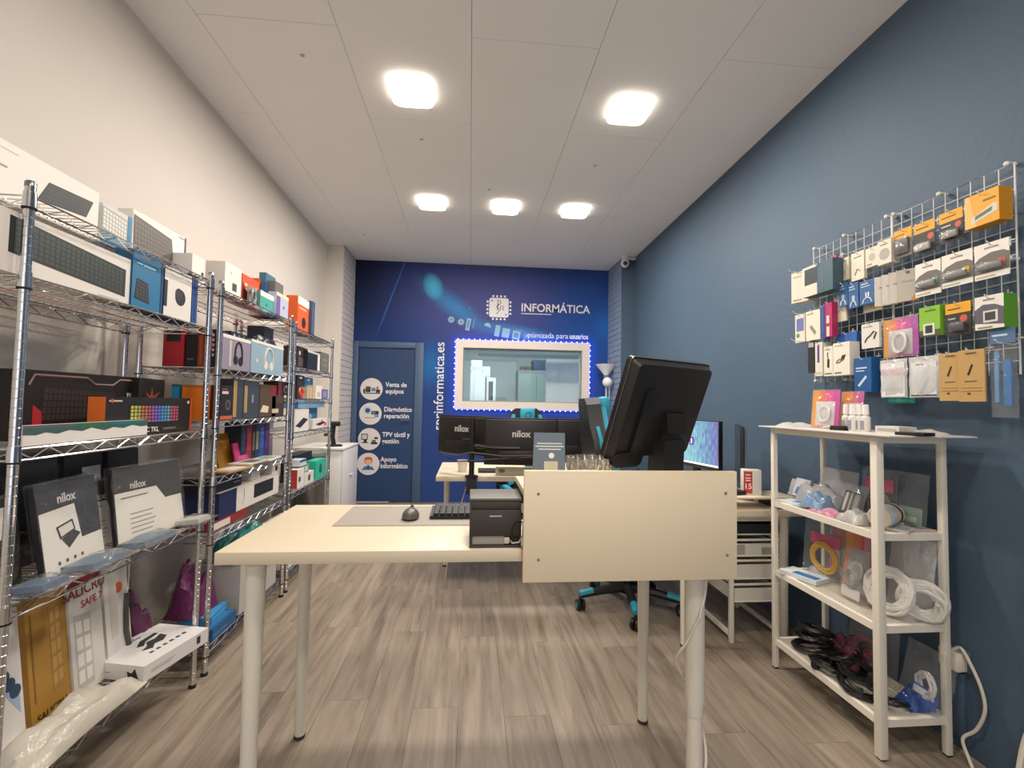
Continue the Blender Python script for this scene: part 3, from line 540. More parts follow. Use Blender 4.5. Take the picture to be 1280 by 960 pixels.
# ------------------------------------------------------------------ gaming chairs
TEAL = m('#2f9ab4', 0.55); SEATB = noisy('black_leatherette', '#1a1a1c', '#121214', 20, 0.5)
def gaming_chair(lab, loc, rz):
    c = thing('gaming_chair', lab, 'chair', loc, rz, 'gaming chairs')   # faces local -y
    hub = MB(); hub.lathe([(0.045, 0.085), (0.05, 0.13), (0.03, 0.14)], BLACK, 16); hub.build('hub', c)
    for k in range(5):
        a = 2*math.pi*k/5 + math.radians(187) - rz; ca, sa = math.cos(a), math.sin(a)
        g = MB(); g.tube([(0.03*ca, 0.03*sa, 0.118), (0.18*ca, 0.18*sa, 0.108), (0.315*ca, 0.315*sa, 0.088)], [0.032, 0.026, 0.02], BLACK, 8); sp = g.build('base_spoke', c)
        g = MB(); g.tube([(0.235*ca, 0.235*sa, 0.108), (0.32*ca, 0.32*sa, 0.094)], [0.0235, 0.0205], TEAL, 8); g.build('spoke_cap', sp)
        ct = bpy.data.objects.new('caster', None); COL.objects.link(ct); ct.parent = c; ct.location = (0.315*ca, 0.315*sa, 0.0); ct.rotation_euler = (0, 0, a+0.9*k)
        for s in (-1, 1):
            g = MB(); g.tube([(s*0.006, 0, 0.031), (s*0.024, 0, 0.031)], 0.031, BLACK, 18); g.build('wheel', ct)
            g = MB(); g.tube([(s*0.020, 0, 0.031), (s*0.0255, 0, 0.031)], 0.018, TEAL, 14); g.build('wheel_hub', ct)
        g = MB(); g.tube([(0, 0, 0.03), (0, 0, 0.085)], 0.009, BLACK, 8); g.build('caster_stem', ct)
    g = MB(); g.tube([(0, 0, 0.13), (0, 0, 0.3)], 0.027, BLACK, 14); g.tube([(0, 0, 0.3), (0, 0, 0.42)], 0.018, CHROME_D, 12); g.build('gas_lift', c)
    MB().box(-0.13, 0.13, -0.13, 0.13, 0.40, 0.43, BLACK, 0.006).build('mechanism', c)
    st_ = MB(); st_.box(-0.19, 0.19, -0.30, 0.15, 0.43, 0.52, SEATB, 0.03); sc = st_.build('seat', c)
    for s in (-1, 1):
        g = MB(); g.box(min(s*0.18, s*0.265), max(s*0.18, s*0.265), -0.30, 0.15, 0.43, 0.555, TEAL, 0.03); g.build('seat_bolster', sc)
    def bk(u, v, q): lean = 0.13; return (u, 0.12 + v*lean + q, 0.52+v)
    out = [(-0.19, 0.0), (0.19, 0.0), (0.24, 0.15), (0.26, 0.4), (0.25, 0.52), (0.19, 0.60), (0.16, 0.74), (0.11, 0.78), (-0.11, 0.78), (-0.16, 0.74), (-0.19, 0.60), (-0.25, 0.52), (-0.26, 0.4), (-0.24, 0.15)]
    ins = [(u*0.72, 0.03+v*0.93) for u, v in out]; N = len(out)
    g = MB(); g.add([bk(u, v, 0.0) for u, v in out]+[bk(u*0.97, 0.01+v*0.975, 0.085) for u, v in out], [tuple(range(N)), tuple(range(2*N-1, N-1, -1))]+[(k, (k+1) % N, N+(k+1) % N, N+k) for k in range(N)], SEATB); bo = g.build('backrest', c)
    for s in (-1, 1):
        pl = [(s*u, v) for u, v in ((0.14, 0.05), (0.19, 0.03), (0.235, 0.16), (0.255, 0.4), (0.245, 0.51), (0.185, 0.59), (0.15, 0.72), (0.12, 0.72), (0.13, 0.55), (0.16, 0.45), (0.16, 0.2))]
        g = MB(); g.prism(pl, bk, -0.03, 0.01, TEAL); g.build('backrest_bolster', bo)
        g = MB(); g.tube([bk(s*u, v, 0.0425) for u, v in ((0.20, 0.60), (0.255, 0.53), (0.266, 0.4), (0.246, 0.15))], 0.012, TEAL, 6); g.build('edge_piping', bo)
        g = MB(); g.tube([(s*0.27, 0.05, 0.42), (s*0.31, 0.05, 0.46), (s*0.31, 0.05, 0.60)], 0.018, BLACK, 8); g.box(s*0.31-0.045, s*0.31+0.045, -0.14, 0.12, 0.60, 0.63, BLACK, 0.01); g.build('armrest', c)
    g = MB(); g.box(-0.075, 0.075, 0.135, 0.20, 1.17, 1.305, TEAL, 0.025); pw_ = g.build('head_pillow', c)
    g = MB(); g.tube([(0.03*math.cos(a*0.52), 0.1335, 1.235+0.03*math.sin(a*0.52)) for a in range(12)], 0.004, m('#1d5f74', 0.5), 5, True); g.build('emblem', pw_)
    return c
q = ony(661, 517, 4.35)
gaming_chair('black and turquoise gaming chair behind the rear desk, facing the counter', (q.x, 4.15, 0), 0.12).scale = (0.93, 0.93, 0.93)
gaming_chair('black and turquoise gaming chair between the counter and the wall desk', (1.01, 2.88, 0), 1.5)
# ------------------------------------------------------------------ things on the wall desk
scrm, n, l, b = nodes('lit_display'); tc = n.new('ShaderNodeTexCoord'); sp_ = n.new('ShaderNodeSeparateXYZ'); l.new(tc.outputs['Object'], sp_.inputs[0])
no = n.new('ShaderNodeTexNoise'); no.inputs['Scale'].default_value = 26; no.inputs['Detail'].default_value = 8; mpp = n.new('ShaderNodeMapping'); mpp.inputs['Scale'].default_value = (2.2, 1, 0.8); l.new(tc.outputs['Object'], mpp.inputs[0]); l.new(mpp.outputs[0], no.inputs['Vector'])
ma = n.new('ShaderNodeMath'); ma.operation = 'MULTIPLY_ADD'; ma.inputs[1].default_value = 0.9; l.new(no.outputs['Fac'], ma.inputs[0])
mb_ = n.new('ShaderNodeMath'); mb_.operation = 'MULTIPLY_ADD'; mb_.inputs[1].default_value = 1.1; mb_.inputs[2].default_value = -0.24; l.new(sp_.outputs['X'], mb_.inputs[0]); l.new(mb_.outputs[0], ma.inputs[2])
crr = n.new('ShaderNodeValToRGB'); els = crr.color_ramp.elements; els[0].position = 0.1; els[0].color = rgb('#9ad6dc'); els[1].position = 0.75; els[1].color = rgb('#b65ab4')
for p_, h_ in ((0.3, '#7fb6cf'), (0.45, '#6f86bf'), (0.58, '#8a66b4')): e = els.new(p_); e.color = rgb(h_)
l.new(ma.outputs[0], crr.inputs[0]); l.new(crr.outputs[0], b.inputs['Emission Color']); b.inputs['Emission Strength'].default_value = 1.0; b.inputs['Base Color'].default_value = (0.02, 0.02, 0.02, 1); b.inputs['Roughness'].default_value = 0.3
mo = thing('computer_monitor', 'lit monitor with a pastel forest picture on the wall desk', 'monitor', (1.545, 3.12, 0.715), -1.385)
W_, H_ = 0.54, 0.295
MB().box(-W_/2, W_/2, 0.0, 0.03, 0.12, 0.12+H_+0.03, BLACK, 0.004).build('case', mo)
dsp = MB().box(-W_/2+0.008, W_/2-0.008, -0.0008, 0.0, -H_/2, H_/2, scrm).build('display', mo, (0, 0, 0.145+H_/2))
MB().box(-W_/2+0.008, W_/2-0.008, -0.0014, -0.0008, -H_/2, -H_/2+0.012, m('#dfe4ea', 0.4, 0, 0.8)).build('task_bar', dsp)
g = MB(); g.box(-0.025, 0.02, -0.0016, -0.0008, -0.02, 0.035, m('#5b2a86', 0.4, 0, 0.5)); g.box(-0.008, 0.003, -0.002, -0.0016, -0.01, 0.025, m('#f0e0ff', 0.4, 0, 0.9)); g.build('logo', dsp)
g = MB(); g.box(-0.03, 0.03, 0.03, 0.05, 0.01, 0.2, BLACK, 0.004); g.box(-0.12, 0.12, -0.06, 0.12, 0, 0.012, BLACK, 0.004); g.build('stand', mo)
m2 = thing('computer_monitor', 'black monitor seen edge-on with a grey back beside the lit one', 'monitor', (1.60, 2.66, 0.715), -2.04)
MB().box(-0.20, 0.20, 0.0, 0.022, 0.10, 0.43, BLACK, 0.004).build('case', m2); MB().box(-0.19, 0.19, 0.022, 0.034, 0.11, 0.42, m('#5d6872', 0.5), 0.004).build('rear_cover', m2)
MB().box(-0.195, 0.195, -0.0006, 0, 0.105, 0.425, m('#0c0d10', 0.15)).build('display', m2)
g = MB(); g.tube([(0, 0.03, 0.14), (0, 0.05, 0.02)], 0.014, m('#b9b0a2', 0.4), 8); g.box(-0.07, 0.07, -0.03, 0.08, 0, 0.01, BLACK, 0.003); g.build('stand', m2)
ba = tag(MB().box(-0.30, 0.30, -0.10, 0.10, 0.053, 0.063, WHITE_TAB, 0.001).build('desk_riser', None, (1.45, 2.445, 0.715)), 'thin white shelf raised on the near end of the wall desk', 'desk shelf')
for x in (-0.28, 0.2): MB().box(x, x+0.05, -0.09, 0.09, 0, 0.053, m('#1c2436', 0.6)).build('block', ba)
o = thing('boxed_item', 'white box with a red panel numbered 15 on the wall desk', 'box', (1.545, 2.44, 0.778), -0.28)
MB().box(-0.045, 0.045, -0.03, 0.03, 0, 0.135, m('#dcd8d0', 0.55), 0.0015).build('carton', o); MB().box(-0.045, -0.001, -0.0306, -0.03, 0.008, 0.127, m('#c3362f', 0.5)).build('red_panel', o)
text(o, '15', (-0.023, -0.031, 0.045), 0.04, m('#f0e8e4', 0.5), align='CENTER', bold=0.0008)
g = MB(); [g.box(-0.036, -0.010, -0.0312, -0.0306, z, z+0.006, m('#f0e8e4', 0.5)) for z in (0.105, 0.088, 0.075)]; g.build('print', o)
tag(MB().box(-0.12, 0.12, -0.09, 0.09, 0, 0.022, m('#1a1a1c', 0.5), 0.004).build('laptop', None, (1.37, 2.48, 0.778), 0.2), 'closed black laptop beside the box with the red panel', 'laptop')
# narrow wire-frame drawer unit under the wall desk
du = thing('basket_drawer_unit', 'white narrow frame with mesh basket drawers under the wall desk', 'drawer unit', (1.555, 2.58, 0))
x0, x1, y0, y1 = -0.142, 0.142, -0.168, 0.25; FRT = 0.672
g = MB()
for x in (x0, x1):
    for y in (y0, y1): g = MB(); g.box(x-0.011, x+0.011, y-0.011, y+0.011, 0, FRT, WHITE_MET, 0.002); g.build('post', du)
    for zz in (0.03, FRT-0.02): MB().box(x-0.009, x+0.009, y0+0.011, y1-0.011, zz, zz+0.02, WHITE_MET).build('side_rail', du)
MB().box(x0+0.011, x1-0.011, y0-0.009, y0+0.009, FRT-0.02, FRT, WHITE_MET).build('front_rail', du)
MESHM = m('#dcd4c6', 0.5)
for k, (z0, z1) in enumerate(((0.215, 0.305), (0.335, 0.43), (0.455, 0.54), (0.57, 0.645))):
    bk_ = bpy.data.objects.new('basket_drawer', None); COL.objects.link(bk_); bk_.parent = du
    if k < 3: pf = [MESHM, MESHM, m('#d8d2c8', 0.6)][k]
    else: pf = m('#1d2230', 0.6)
    g = MB(); g.box(x0+0.016, x1-0.016, y0-0.006, y0-0.003, z0, z1-0.02, pf); g.box(x0+0.016, x1-0.016, y1-0.012, y1-0.010, z0, z1-0.02, pf); g.box(x0+0.014, x0+0.016, y0, y1-0.01, z0, z1-0.02, pf); g.box(x1-0.016, x1-0.014, y0, y1-0.01, z0, z1-0.02, pf); g.box(x0+0.016, x1-0.016, y0, y1-0.01, z0-0.002, z0, pf); g.build('basket_mesh', bk_)
    g = MB(); g.tube([(x0+0.014, y0-0.005, z1), (x1-0.014, y0-0.005, z1), (x1-0.014, y1-0.01, z1), (x0+0.014, y1-0.01, z1)], 0.0065, WHITE_MET, 6, True); g.tube([(x0+0.014, y0-0.007, z0), (x1-0.014, y0-0.007, z0)], 0.004, WHITE_MET, 6); g.build('basket_rim', bk_)
    if k == 2:
        MB().box(x0+0.02, x0+0.075, y0-0.0072, y0-0.006, z0+0.008, z1-0.025, m('#a8a094', 0.6)).build('paper_print', bk_); MB().box(x1-0.115, x1-0.016, y0-0.0072, y0-0.006, z0+0.008, z0+0.045, m('#a49c90', 0.6)).build('paper_print', bk_)
# ------------------------------------------------------------------ floor lamp
fl_ = thing('floor_lamp', 'white uplighter floor lamp with a reading globe beside the window', 'floor lamp', (1.70, 5.70, 0))
MB().lathe([(0.13, 0), (0.13, 0.02), (0.02, 0.03)], m('#c9cdd6', 0.4), 24).build('base', fl_)
MB().tube([(0, 0, 0.03), (0, 0, 1.66)], 0.011, m('#c9cdd6', 0.4), 10).build('pole', fl_)
MB().lathe([(0.03, 1.63), (0.05, 1.66), (0.135, 1.765), (0.13, 1.765), (0.045, 1.665)], m('#f0f0f4', 0.5), 28).build('uplight_shade', fl_)
MB().lathe([(0.035, 1.58), (0.035, 1.63)], m('#6d7079', 0.4), 14).build('socket', fl_)
g = MB(); g.ell((0.0, -0.05, 1.54), (0.062, 0.06, 0.062), m('#eef0f6', 0.4)); g.build('globe_shade', fl_)
g = MB(); g.tube([(0.03, -0.04, 1.5), (0.035, -0.02, 1.3), (0.012, 0, 1.15)], 0.006, m('#c9cdd6', 0.4), 8); g.build('reading_arm', fl_)
# ------------------------------------------------------------------ security camera
sc_ = thing('security_camera', 'white dome security camera under the ceiling by the blue pillar', 'camera', (1.80, 5.32, ZC))
MB().lathe([(0.045, 0), (0.045, -0.03), (0.03, -0.045)][::-1], m('#dcdadc', 0.4), 20).build('mount', sc_)
g = MB(); g.ell((0, -0.01, -0.085), (0.05, 0.05, 0.055), m('#e4e2e4', 0.35), 18, 12); g.build('ball_housing', sc_)
g = MB(); g.tube([(-0.012, -0.052, -0.10), (-0.016, -0.066, -0.104)], [0.026, 0.022], BLACK, 16); g.build('lens', sc_)
g = MB(); g.tube([(0.03, 0, -0.02), (0.10, 0, -0.03), (0.13, 0.0, -0.02)], 0.016, m('#dcdadc', 0.4), 8); g.build('arm', sc_)
# ------------------------------------------------------------------ low white cabinet with a scanner by the left wall
cb = thing('low_cabinet', 'low white cabinet at the far end of the wire shelves', 'cabinet', (-1.36, 4.66, 0))
CW = m('#e4e0dc', 0.5)
MB().box(-0.22, 0.20, -0.28, 0.28, 0.02, 0.80, CW, 0.002).build('carcass', cb)
MB().box(-0.225, 0.222, -0.29, 0.29, 0.80, 0.82, CW, 0.002).build('top_board', cb)
d_ = MB().box(0.201, 0.217, -0.275, 0.275, 0.03, 0.795, m('#d9d6da', 0.5), 0.002).build('cabinet_door', cb)
MB().tube([(0.225, -0.03, 0.54), (0.225, 0.05, 0.54)], 0.006, m('#eceaea', 0.3), 8).build('handle', d_)
sn = thing('barcode_scanner', 'black barcode scanner on its stand on the low white cabinet', 'scanner', (-1.27, 4.52, 0.82), 0.5)
MB().box(-0.06, 0.07, -0.05, 0.05, 0, 0.018, BLACK, 0.006).build('base', sn)
g = MB(); g.tube([(0, 0, 0.015), (-0.01, 0, 0.09), (-0.005, 0, 0.20)], [0.022, 0.018, 0.02], BLACK, 10); g.build('stem', sn)
g = MB(); g.box(-0.045, 0.05, -0.035, 0.035, 0.19, 0.235, BLACK, 0.01); g.build('head', sn)
g = MB(); g.tube([(-0.02, 0, 0.12), (-0.09, 0, 0.11)], [0.02, 0.014], BLACK, 8); g.build('trigger_grip', sn)
o = thing('steel_bin', 'round brushed steel bin between the far shelving and the low cabinet', 'bin', (-1.37, 4.20, 0))
MB().lathe([(0.13, 0.0), (0.13, 0.02), (0.128, 0.76), (0.132, 0.77)], m('#8d8a86', 0.32, 0.85), 28).build('bin_body', o); MB().lathe([(0.134, 0.771), (0.134, 0.80), (0.10, 0.825), (0.02, 0.832)], m('#b9b5ae', 0.3, 0.6), 28).build('lid', o)
# ------------------------------------------------------------------ socket, adapter, cords at the right wall
pl = thing('power_adapter', 'cream power adapter plugged in low on the blue wall', 'adapter', (xr(1.62), 1.62, 0.3))
MB().box(-0.055, -0.012, -0.035, 0.035, -0.005, 0.062, m('#e2d9c8', 0.45), 0.004).build('adapter_block', pl); MB().box(-0.012, -0.002, -0.04, 0.04, -0.01, 0.07, m('#4f6478', 0.5), 0.002).build('socket_plate', pl)
MB().box(-0.02, 0, -0.02, 0.02, -0.26, -0.02, m('#4a6076', 0.5), 0.002).build('conduit', pl)
g = MB(); g.tube([(1.80, 1.61, 0.36), (1.81, 1.585, 0.385), (1.82, 1.56, 0.34), (1.825, 1.53, 0.27), (1.825, 1.52, 0.2), (1.82, 1.545, 0.12), (1.80, 1.575, 0.07), (1.79, 1.55, 0.025), (1.76, 1.50, 0.006), (1.70, 1.40, 0.005)], 0.0055, m('#d8cfbe', 0.5), 8, soft=5); tag(g.build('mains_lead'), 'white cord running down from the power adapter', 'cord')
g = MB(); g.tube([(1.83, 1.15, 0.235), (1.83, 1.30, 0.235), (1.828, 1.375, 0.232), (1.822, 1.395, 0.20), (1.80, 1.40, 0.10), (1.79, 1.40, 0.02), (1.77, 1.37, 0.007)], 0.009, m('#ddd4c4', 0.5), 8, soft=5); tag(g.build('cable_duct'), 'thick white cable bending along the foot of the blue wall', 'cord')
# ------------------------------------------------------------------ furniture in the back room
COOL = m('#dfe8e6', 0.5)
def at(x, y, Y): return ony(x, y, Y)
def brbox(name, lab, cat, px0, px1, pyt, Y, d, z0, mt, extra=None):
    a, c = at(px0, pyt, Y), at(px1, pyt, Y); o = thing(name, lab, cat, ((a.x+c.x)/2, Y+d/2, z0)); w = c.x-a.x; h = a.z-z0
    MB().box(-w/2, w/2, -d/2, d/2, 0, h, mt, 0.004).build('body', o); return o, w, h, d
o, w, h, d = brbox('wardrobe', 'tall grey-green locker in the back room', 'wardrobe', 648, 683, 462.5, 7.7, 0.5, 0, m('#8ba19d', 0.45))
MB().box(-w/2, w/2, -d/2-0.005, -d/2, h-0.05, h, m('#8c9794', 0.5)).build('top_trim', o); MB().box(w/2-0.17, w/2-0.16, -d/2-0.004, -d/2, 0.05, h-0.06, m('#6f807c', 0.5)).build('door_gap', o)
zt = h
o2, w, h, d = brbox('storage_box', 'blue crate on top of the locker in the back room', 'box', 667, 683, 450, 7.75, 0.35, zt, m('#20406f', 0.5)); MB().box(-w/2-0.004, w/2+0.004, -d/2-0.004, d/2+0.004, h-0.03, h, m('#2b4f86', 0.5)).build('rim', o2)
o2, w, h, d = brbox('storage_box', 'small brown box on top of the locker in the back room', 'box', 651.5, 664, 457.5, 7.75, 0.25, zt, m('#7a6248', 0.7)); MB().box(-0.05, 0.05, -d/2-0.001, -d/2, 0.02, h-0.02, m('#4f3f30', 0.7)).build('opening', o2)
o, w, h, d = brbox('cupboard', 'tall white cupboard at the left of the back room', 'cupboard', 588, 606.5, 466, 7.2, 0.5, 0, COOL); MB().box(-w/2+0.01, w/2-0.01, -d/2-0.003, -d/2, 0.05, h-0.02, m('#eef4f3', 0.45)).build('cupboard_door', o); zt = h
o2, w, h, d = brbox('storage_box', 'white box on top of the tall white cupboard', 'box', 589, 603, 450, 7.25, 0.35, zt, m('#eef3f2', 0.5)); MB().box(-0.1, 0.1, -d/2-0.001, -d/2, 0.05, 0.1, m('#d2dcda', 0.5)).build('label_print', o2)
o, w, h, d = brbox('display_cabinet', 'small white cabinet with dark glass door in the back room', 'cabinet', 608.5, 620, 472, 7.4, 0.4, 0, COOL)
for z0_, z1_ in ((h-0.36, h-0.06), (h-0.8, h-0.42)): MB().box(-w/2+0.03, w/2-0.045, -d/2-0.004, -d/2, z0_, z1_, m('#2e3637', 0.2)).build('glass_door', o)
o2, w, h, d = brbox('storage_box', 'white flat box on top of the small glass cabinet', 'box', 603.5, 613, 458, 7.45, 0.3, h+0.0, m('#e6eeec', 0.5)); MB().box(-w/2, w/2, -d/2-0.001, -d/2, 0.02, 0.03, m('#8fa09d', 0.5)).build('label_print', o2)
pn = ony(683, 446, 6.6); pe = ony(740, 446, 6.6)
struct(MB().box(pn.x, pe.x+0.4, 6.6, 6.65, 0, 2.05, m('#cdd8d5', 0.6)).build('wall_partition'), 'pale partition panel in the back room')
o = thing('roller_blind', 'white rolled blind under the ceiling of the back room', 'blind', (0.95, 6.45, 2.02)); MB().tube([(-0.85, 0, 0.0), (0.62, 0, 0.0)], 0.045, m('#e8efed', 0.5), 16).build('roll', o); MB().tube([(0.62, 0, 0.0), (0.65, 0, 0)], 0.05, BLACK, 14).build('end_cap', o); MB().box(-0.85, 0.66, 0.06, 0.10, -0.11, -0.06, m('#97a3a1', 0.5)).build('bottom_rail', o)
MB().box(-0.85, 0.66, 0.06, 0.12, 0.045, 0.11, m('#aab5b3', 0.6)).build('header_board', o)
for x in (-0.86, 0.66): MB().box(x-0.005, x+0.005, -0.05, 0.12, -0.06, 0.68, m('#8c9896', 0.5)).build('bracket', o)
# ------------------------------------------------------------------ product packaging
# A package stands in a local frame: base centre at the origin, front face towards local -y, x to the viewer's right.
def draw(o, w, d, h, prints):
    g = {}
    def fm(face):
        if face == 'f': return lambda u, v, q: ((u-0.5)*w, -d/2-q, v*h)
        if face == 't': return lambda u, v, q: ((u-0.5)*w, (v-0.5)*d, h+q)
        if face == 'e': return lambda u, v, q: (-w/2-q, (0.5-u)*d, v*h)
        if face == 'r': return lambda u, v, q: (w/2+q, (u-0.5)*d, v*h)
    lay = {}
    for p in prints:
        k = p[0]; face = 'f'
        if k[-1] in 'ter' and len(k) > 1: face = k[-1]; k = k[0]
        fn = fm(face); W_, H_ = {'f': (w, h), 't': (w, d), 'e': (d, h), 'r': (d, h)}[face]
        lay[face] = lay.get(face, 0)+1; q1 = 0.0003+0.00025*lay[face]
        mb = g.setdefault('print', MB())
        if k == 'r': _, u0, v0, u1, v1, c = p; mb.prism([(u0, v0), (u1, v0), (u1, v1), (u0, v1)], fn, -0.0002, q1, m(c, 0.5))
        elif k == 'p': mb.prism(p[1], fn, -0.0002, q1, m(p[2], 0.5))
        elif k == 'c': _, u, v, r_, c = p; mb.prism([(u+r_*H_/W_*math.cos(a*0.3927), v+r_*math.sin(a*0.3927)) for a in range(16)], fn, -0.0002, q1, m(c, 0.5))
        elif k == 'k':   # printed keyboard: dark plate with rows of small keys, corners given
            _, cs, nc, nr, plate, keyc = p
            mb.prism(cs, fn, -0.0002, q1, m(plate, 0.5)); (ax, ay), (bx_, by_), (cx_, cy_), (dx_, dy_) = cs
            kc = keyc if isinstance(keyc, (list, tuple)) else [keyc]
            def bil(s, t): return (ax*(1-s)*(1-t)+bx_*s*(1-t)+cx_*s*t+dx_*(1-s)*t, ay*(1-s)*(1-t)+by_*s*(1-t)+cy_*s*t+dy_*(1-s)*t)
            for i in range(nc):
                for j in range(nr):
                    s0, s1, t0, t1 = 0.03+0.94*(i+0.12)/nc, 0.03+0.94*(i+0.88)/nc, 0.06+0.88*(j+0.12)/nr, 0.06+0.88*(j+0.88)/nr
                    mb.add([fn(*bil(*st_), q1+0.0003) for st_ in ((s0, t0), (s1, t0), (s1, t1), (s0, t1))], [(0, 1, 2, 3)], m(kc[int(i*len(kc)/nc)], 0.5))
        elif k == 's':   # printed stroke
            _, pts, r_, c = p; mb.tube([fn(u, v, q1) for u, v in pts], r_, m(c, 0.5), 5)
        elif k == 't':
            _, u, v, size, s, c = p[:6]; a = p[6] if len(p) > 6 else 0; q = fn(u, v, q1+0.0003)
            rot = {'f': (math.pi/2, -a, 0), 't': (0, 0, a), 'e': (math.pi/2, -a, -math.pi/2), 'r': (math.pi/2, -a, math.pi/2)}[face]
            text(o, s, q, size, m(c, 0.5), rot, 'CENTER', bold=0.0004)
    for nme, mb in g.items():
        if mb.f: mb.build(nme, o, smooth=False)
def pack(name, lab, cat, loc, w, d, h, rz, body, prints=(), side=None, top=None, group=None, lean=0.0, rough=0.5, end=None):
    o = thing(name, lab, cat, loc, rz, group); o.rotation_euler = (lean, 0, rz)
    g = MB(); vs = [(x, y, z) for z in (0, h) for y in (-d/2, d/2) for x in (-w/2, w/2)]
    sm = m(side or body, rough); 
    g.add(vs, [(0, 1, 5, 4)], m(body, rough)); g.add(vs, [(0, 4, 6, 2)], m(end or side or body, rough)); g.add(vs, [(1, 3, 7, 5), (2, 6, 7, 3)], sm); g.add(vs, [(4, 5, 7, 6)], m(top or side or body, rough)); g.add(vs, [(0, 2, 3, 1)], sm)
    me = g.mesh('carton', False); bm = bmesh.new(); bm.from_mesh(me); bmesh.ops.remove_doubles(bm, verts=bm.verts, dist=1e-5); bmesh.ops.recalc_face_normals(bm, faces=bm.faces); bm.to_mesh(me); bm.free()
    link('carton', me, o); draw(o, w, d, h, prints)
    return o
HP = math.pi/2
UNITS = ((1.20, 2.155), (2.285, 3.10), (3.21, 4.015))     # clear width of each shelving unit between its posts
def clampy(a, b):
    u = min(UNITS, key=lambda q: abs((q[0]+q[1])/2-(a+b)/2)) if CURU is None else UNITS[CURU]
    w = b-a
    if b > u[1]: b = u[1]; a = min(a, b-min(w, 0.6*w+0.02))
    if a < u[0]: a = u[0]; b = max(b, a+min(w, 0.6*w+0.02))
    return a, b
CURU = 0
def L(name, lab, cat, px0, px1, pyt, X, z, d, body, prints=(), pyb=None, **k):
    """package on the left shelves: its front lies in the plane x = X, its extent comes from the survey"""
    ym = (pyt+(pyb or pyt+30))/2; a, b = onx(px0, ym, X), onx(px1, ym, X); h = onx((px0+px1)/2, pyt, X).z - z
    y0, y1 = clampy(a.y, b.y); w = y1-y0
    return pack(name, lab, cat, (X-d/2, (y0+y1)/2, z), w-0.002, d, h, HP, body, prints, **k)
# soft bag with bulging faces
def pouch(name, lab, cat, loc, w, h, t, rz, film_m, lean=0.0, seed=0, group=None, inner=None, cols=7, rows=9, rot=None, base=0.0006):
    rnd = random.Random(seed); o = thing(name, lab, cat, loc, rz, group); o.rotation_euler = rot or (lean, 0, rz)
    vs = []; nx, nz = cols, rows
    for s in (-1, 1):
        for j in range(nz+1):
            for i in range(nx+1):
                u, v = i/nx, j/nz; bul = (max(0, math.sin(math.pi*u))**0.6)*(max(0, math.sin(math.pi*min(1, v*1.12)))**0.6); ed = 0 < i < nx and 0 < j < nz
                wob = rnd.uniform(-0.3, 0.3)*t if ed else 0
                vs.append(((u-0.5)*w+(rnd.uniform(-0.006, 0.006) if s < 0 else 0)*0.6, s*(bul*t/2+base)+wob*0.35, max(0.0, v*h+(rnd.uniform(-0.004, 0.004) if ed else 0))))
    per = (nx+1)*(nz+1); fs = []
    for k in (0, per):
        for j in range(nz):
            for i in range(nx): q = k+j*(nx+1)+i; fs.append((q, q+1, q+nx+2, q+nx+1))
    g = MB(); g.add(vs, fs, film_m); g.build('film', o)
    if inner: inner(o, w, h, t)
    return o
def card(w, d, h, col, prints=(), z=0.004, x=0.0, y=0.0):
    def f(o, W_, H_, T_):
        c = MB().box(-w/2+x, w/2+x, -d/2+y, d/2+y, z, z+h, m(col, 0.5)).build('insert_card', o)
        e = bpy.data.objects.new('card_print', None); COL.objects.link(e); e.parent = o; e.location = (x, y, z); draw(e, w, d, h, prints)
    return f
def coil_pts(R, r, loops, seed, tilt=0, c=(0, 0, 0), plane='xz', n=22, sq=1.0):
    rnd = random.Random(seed); o = []
    for k in range(loops*n+1):
        a = 2*math.pi*k/n; rr = R + r*math.sin(k*0.37+seed) + rnd.uniform(-0.2, 0.2)*r; off = r*math.cos(k*0.29+seed*2) + rnd.uniform(-0.15, 0.15)*r
        if plane == 'xz': o.append((c[0]+rr*math.cos(a), c[1]+off, c[2]+sq*rr*math.sin(a)))
        else: o.append((c[0]+rr*math.cos(a), c[1]+sq*rr*math.sin(a), c[2]+off))
    return o
def coil(R, r, loops, rad, col, cz, seed=1, y=0.0, x=0.0):
    def f(o, W_, H_, T_): MB().tube(coil_pts(R, r, loops, seed, c=(x, y, cz)), rad, m(col, 0.4), 6).build('cable_coil', o)
    return f
def both(*fs):
    def f(*a):
        for q in fs: q(*a)
    return f
# ------------------------------------------------------------------ chrome wire shelving
def wire_shelf_mesh(Ly, D):
    g = MB(); R_ = 0.0028
    for x in (0.0, -D):
        g.tube([(x, 0, 0), (x, Ly, 0)], R_, CHROME, 5); g.tube([(x, 0, -0.03), (x, Ly, -0.03)], R_, CHROME, 5)
        N = int(Ly/0.05); pts = []
        for k in range(N+1): pts += [(x, Ly*k/N, -0.002 if k % 2 == 0 else -0.028)]
        g.tube(pts, 0.0022, CHROME, 4)
    for y in (0.0, Ly):
        g.tube([(-D, y, 0), (0, y, 0)], R_, CHROME, 5); g.tube([(-D, y, -0.03), (0, y, -0.03)], R_, CHROME, 5)
        N = int(D/0.05); g.tube([(-D*k/N, y, -0.002 if k % 2 == 0 else -0.028) for k in range(N+1)], 0.0022, CHROME, 4)
    for k in range(1, int(Ly/0.026)): y = Ly*k/int(Ly/0.026); g.tube([(-D, y, -0.001), (0, y, -0.001)], 0.0017, CHROME, 4)
    for x in (-D*0.25, -D*0.5, -D*0.75): g.tube([(x, 0, -0.006), (x, Ly, -0.006)], 0.0026, CHROME, 4)
    return g.mesh('wire_shelf')
XF, XB, PR = -1.17, -1.515, 0.0118
